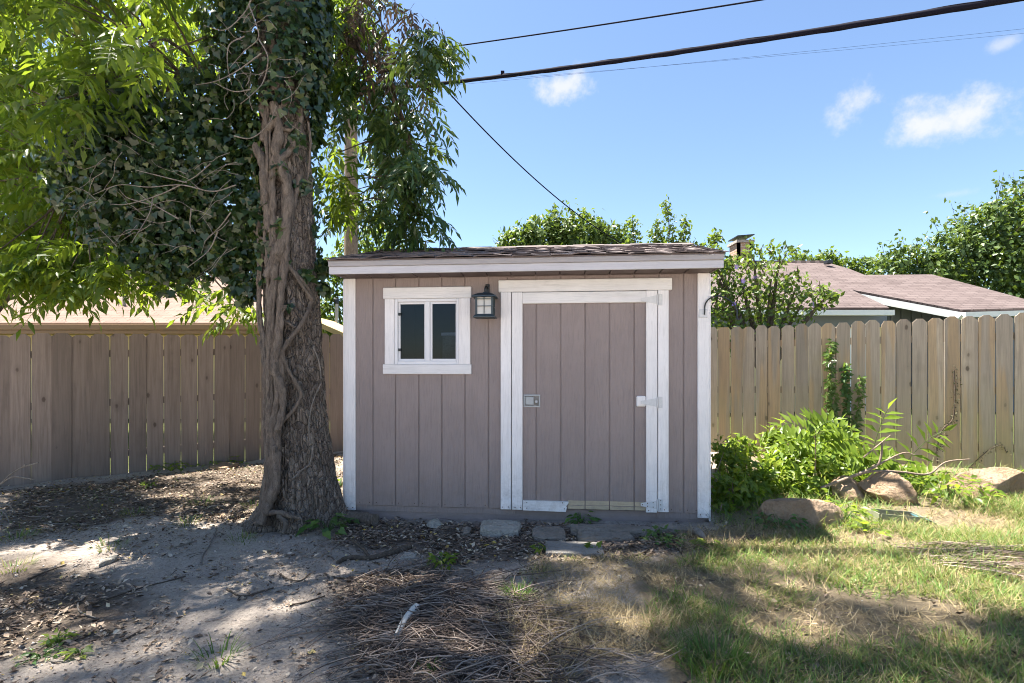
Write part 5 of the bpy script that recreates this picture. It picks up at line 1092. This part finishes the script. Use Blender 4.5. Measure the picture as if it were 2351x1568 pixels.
# creepers on the right fence
def creeper(label, strands, mat, leaf, dens, m='deadwood', cat='creeper', r=.005, name='fence_creeper'):
    b = on_right_fence(*strands[0][0]); O_ = Vector((b.x, b.y, gh(b.x, b.y))); root = empty(name, O_, 0, label, cat); pos = []; mb = MB()
    for s in strands:
        P_ = [np.array(p) for p in spline([tuple(on_right_fence(x, y)) for x, y in s], 8)]; mb.tube([Vector(p)-O_ for p in P_], r, 5)
        for p in P_: pos.append(p+RNG.normal(0, .022, (dens, 3))*np.array([1, .6, 1])+np.array([0, -.02, 0]))
    P_ = np.concatenate(pos); n = len(P_); sz = leaf*RNG.uniform(.6, 1.2, n); V, T = scatter(T4, P_-np.array(O_), np.stack([RNG.normal(0, 1, n), -.3+0*sz, RNG.normal(-.3, .4, n)], 1), np.array([-.3, -1, .5])+RNG.normal(0, .3, (n, 3)), sz, sz*.5)
    tag(link('leaves', npmesh('leaves', V, T, mat), root), kind='stuff'); mb.build('stem', M[m], root); return root
creeper('tallest light green creeper climbing the right fence', [[(1895, 1010), (1898, 930), (1902, 850), (1906, 785)], [(1915, 1010), (1912, 940), (1908, 880)]], M['creeper'], .075, 8)
creeper('middle creeper on the right fence, denser and darker green', [[(1935, 1010), (1942, 930), (1938, 880), (1940, 840)], [(1925, 1020), (1930, 960)]], M['weed_dark'], .07, 9); creeper('thin rightmost green creeper on the right fence', [[(1960, 1010), (1966, 950), (1972, 900), (1974, 868)], [(1950, 1000), (1962, 960)]], M['creeper'], .062, 6)
DL = leaf_mat('dead_vine_leaves', [(0, (.04, .035, .02)), (1, (.09, .075, .04))], .1, .8)
creeper('dead brown vine climbing a gap of the right fence', [[(2155, 1090), (2150, 1020), (2165, 985), (2188, 960), (2192, 900), (2190, 850)], [(2150, 1040), (2156, 1000)]], DL, .03, 3, 'branch', 'dead vine', .008, 'dead_vine')
creeper('dried vine remnant curling low on the right fence', [[(2225, 1075), (2250, 1050), (2275, 1030), (2300, 1022), (2312, 1040)]], DL, .022, 2, 'branch', 'dead vine', .004, 'dead_vine')

# ------------------------------------------------------------------ ground litter, twigs, grass
def area_pts(poly, n, rng=RNG):
    p = np.array([q[:2] for q in poly]); out = np.zeros((0, 2))
    while len(out) < n:
        c = np.stack([rng.uniform(p[:, 0].min(), p[:, 0].max(), n), rng.uniform(p[:, 1].min(), p[:, 1].max(), n)], 1); out = np.concatenate([out, c[inpoly(c[:, 0], c[:, 1], poly)]])
    return out[:n]
SHB = [tuple(sw(x, y, 0))[:2] for x, y in ((-.02, .0), (3.12, .0), (3.12, 2.2), (-.02, 2.2))]
def clear(P2):
    return ~inpoly(P2[:, 0], P2[:, 1], SHB) & (np.hypot(P2[:, 0]+1.80, P2[:, 1]-TY) > .40)
L_all = gpoly([(-500, 1700), (-500, 1100), (600, 1062), (780, 1040), (1640, 1200), (2351, 1100), (2800, 1700)])
p2 = np.concatenate([area_pts(LITTER[0], 3800), area_pts(LITTER[1], 8500), area_pts(LITTER[2], 2200), area_pts(LITTER[3], 2600), area_pts(L_all, 5200), area_pts(gpoly([(1640, 1260), (1640, 1200), (1800, 1190), (1800, 1260)]), 500)])
p2 = np.concatenate([p2, area_pts(gpoly([(-300, 1700), (-300, 1230), (600, 1180), (1100, 1290), (1450, 1400), (1450, 1700)]), 11000)])
dn_ = fbm(np.concatenate([p2*2.6, p2[:, :1]*0], 1), 4); p2 = p2[clear(p2) & (dn_ > .28+.22*RNG.random(len(p2)))]
n = len(p2); z = ghn(p2[:, 0], p2[:, 1]); az = RNG.uniform(0, 6.28, n); sz = RNG.uniform(.010, .048, n)*np.where(np.arange(n) > n-6000, .45, 1)
V, T = scatter(TDRY, np.stack([p2[:, 0], p2[:, 1], z+.004+.01*RNG.random(n)], 1), np.stack([np.cos(az), np.sin(az), RNG.normal(0, .2, n)], 1), np.array([0, 0, 1.0])+RNG.normal(0, .3, (n, 3)), sz, sz*RNG.uniform(.3, .7, n))
tag(link('leaf_litter', npmesh('leaf_litter', V, T, M['litter'])), 'brown dry leaf litter scattered over the dirt', 'leaves', kind='stuff')
def twigs(P2, Lr, Rr, ang=None, lift=.02, seg=5, curl=.35):
    out = []; N = len(P2); a = RNG.uniform(0, 6.28, N) if ang is None else ang; L_ = RNG.uniform(*Lr, N); r = RNG.uniform(*Rr, N); cur = RNG.normal(0, curl, N); x = P2[:, 0].copy(); y = P2[:, 1].copy(); h0 = RNG.random(N)*lift; h1 = RNG.random(N)*lift; rings = []
    for s in range(seg+1):
        t = s/seg; z = ghn(x, y)+r+h0*(1-t)+h1*t+.25*lift*np.sin(t*3.1); c = np.stack([x, y, z], 1); sd = np.stack([-np.sin(a), np.cos(a), 0*a], 1); rr_ = (r*(1-.5*t))[:, None]; up = np.array([0, 0, 1.0])
        rings.append(np.stack([c+up*rr_, c-sd*rr_*.87-up*rr_*.5, c+sd*rr_*.87-up*rr_*.5], 1)); x = x+np.cos(a)*L_/seg; y = y+np.sin(a)*L_/seg; a = a+cur/seg*2+RNG.normal(0, .10, N)
    V = np.stack(rings, 1).reshape(-1, 3); k = (seg+1)*3; F = []
    for s in range(seg):
        for j in range(3):
            q0 = s*3+j; q1 = s*3+(j+1) % 3; F += [(q0, q1, q1+3), (q0, q1+3, q0+3)]
    F = np.array(F)[None]+(np.arange(N)*k)[:, None, None]; return V, F.reshape(-1, 3)
PILE = gpoly([(790, 1400), (880, 1350), (1000, 1340), (1130, 1370), (1210, 1420), (1300, 1490), (1310, 1600), (900, 1620), (830, 1550), (800, 1480)])
PILE2 = gpoly([(730, 1420), (800, 1330), (960, 1300), (1180, 1330), (1330, 1460), (1420, 1560), (1330, 1640), (760, 1640)])
a1 = area_pts(PILE, 950); a2 = area_pts(PILE2, 300); a3 = area_pts(LITTER[0], 420); a4 = area_pts(LITTER[1], 320); a5 = area_pts(L_all, 520); a6 = area_pts(gpoly([(2040, 1262), (2150, 1256), (2290, 1285), (2300, 1310), (2150, 1305)]), 170)
ang = np.concatenate([RNG.normal(-.15, .75, 950)+np.pi*RNG.integers(0, 2, 950), RNG.normal(.2, .7, 300)])
parts_ = [twigs(np.concatenate([a1, a2]), (.10, .46), (.0016, .0048), ang, .045), twigs(a3[clear(a3)], (.05, .26), (.0014, .004), None, .02), twigs(a4, (.06, .30), (.0015, .004), RNG.normal(.25, .5, 320), .015), twigs(a5[clear(a5)], (.03, .16), (.001, .0028), None, .01), twigs(a6, (.12, .45), (.002, .0045), RNG.normal(-.15, .3, 170), .04)]
V, T = merge(parts_); tag(link('twig_pile', npmesh('twig_pile', V, T, M['twig'])), 'heap of brown dry twigs and stems on the dirt', 'twigs', kind='stuff')
pc = np.concatenate([area_pts(LITTER[0], 420), area_pts(L_all, 650)]); pc = pc[clear(pc)]; n = len(pc); sz = RNG.uniform(.005, .018, n); P_ = np.stack([pc[:, 0], pc[:, 1], ghn(pc[:, 0], pc[:, 1])+sz*.2], 1)
TPEB = (np.array([(1, 0, 0), (-1, 0, 0), (0, 1, 0), (0, -1, 0), (0, 0, .7), (0, 0, -.7)])*.5, [(0, 2, 4), (2, 1, 4), (1, 3, 4), (3, 0, 4), (2, 0, 5), (1, 2, 5), (3, 1, 5), (0, 3, 5)])
V, T = scatter(TPEB, P_, rdir(n)*np.array([1, 1, .2]), np.array([0, 0, 1.0])+RNG.normal(0, .2, (n, 3)), sz, sz*.7); tag(link('pebbles', npmesh('pebbles', V, T, M['chip'])), 'pale pebbles and wood chips strewn on the dirt', 'pebbles', kind='stuff')
pd = area_pts(gpoly([(-400, 1700), (-400, 1230), (600, 1170), (1100, 1290), (1450, 1400), (1500, 1700)]), 4200); pd = pd[clear(pd)]; pd = pd[fbm(np.concatenate([pd*3, pd[:, :1]*0+2], 1), 3) > .34+.15*RNG.random(len(pd))]; n = len(pd); sz = .006+.026*RNG.random(n)**2.5
V, T = scatter(TPEB, np.stack([pd[:, 0], pd[:, 1], ghn(pd[:, 0], pd[:, 1])+sz*.1], 1), rdir(n)*np.array([1, 1, .2]), np.array([0, 0, 1.0])+RNG.normal(0, .3, (n, 3)), sz, sz*.8); tag(link('dirt_clods', npmesh('dirt_clods', V, T, plain('dirt_clod', (.42, .36, .31), .95, .05, var=.6, scale=9))), 'small crumbs and clods of dry dirt on the bare ground', 'dirt', kind='stuff')
# grass
GR = gpoly([(1500, 1310), (1640, 1268), (1760, 1240), (1960, 1215), (2351, 1130), (3500, 1150), (3700, 1720), (1620, 1720), (1580, 1560), (1480, 1440)])
GR2 = gpoly([(1130, 1290), (1250, 1275), (1480, 1280), (1560, 1330), (1460, 1400), (1150, 1385)])
def grass(poly, n, L, wdt, thr, lean=(.25, 1.7)):
    p = area_pts(poly, n); d = fbm(np.concatenate([p*1.9, p[:, :1]*0+5], 1), 4); p = p[clear(p) & (d > thr+.16*RNG.random(n))]; k = len(p); a = RNG.uniform(0, 6.28, k); ln_ = RNG.uniform(*lean, k)
    return scatter(TBLADE, np.stack([p[:, 0], p[:, 1], ghn(p[:, 0], p[:, 1])-.004], 1), np.stack([np.cos(a)*ln_, np.sin(a)*ln_, 1+0*a], 1), np.stack([np.cos(a), np.sin(a), -ln_], 1), RNG.uniform(*L, k), wdt)
V, T = merge([grass(GR, 95000, (.03, .12), .0046, .32), grass(GR2, 5200, (.02, .06), .0038, .40), grass(gpoly([(1980, 1240), (2351, 1150), (2800, 1160), (2800, 1330), (2200, 1310)]), 7000, (.06, .17), .0042, .30), grass(LITTER[1], 2600, (.02, .07), .0045, .46), grass(gpoly([(1645, 1225), (1645, 1080), (2800, 1090), (2800, 1180), (1960, 1225)]), 9000, (.07, .24), .0050, .25)])
tag(link('grass', npmesh('grass', V, T, M['grass'])), 'patchy green and yellowing grass on the right side of the yard', 'grass', kind='stuff')
def straws(poly, n, L, thr):
    p = area_pts(poly, n); d = fbm(np.concatenate([p*2.4, p[:, :1]*0+15], 1), 4); p = p[clear(p) & (d > thr+.1*RNG.random(n))]; k = len(p); a = RNG.uniform(0, 6.28, k)
    return scatter(TBLADE, np.stack([p[:, 0], p[:, 1], ghn(p[:, 0], p[:, 1])+.003+.012*RNG.random(k)], 1), np.stack([np.cos(a), np.sin(a), RNG.normal(.12, .18, k)], 1), np.array([0, 0, 1.0])+RNG.normal(0, .3, (k, 3)), RNG.uniform(*L, k), .0034)
V, T = merge([straws(GR, 30000, (.04, .13), .30), straws(gpoly([(1120, 1400), (1300, 1390), (1520, 1400), (1640, 1600), (1300, 1640), (1180, 1520)]), 3600, (.05, .17), .36), straws(gpoly([(1560, 1225), (1800, 1215), (1800, 1262), (1560, 1275)]), 1800, (.05, .16), .3), straws(GR2, 2600, (.03, .1), .34)])
tag(link('dry_straw', npmesh('dry_straw', V, T, M['straw'])), 'pale dry straw matted between the grass blades', 'straw', kind='stuff')
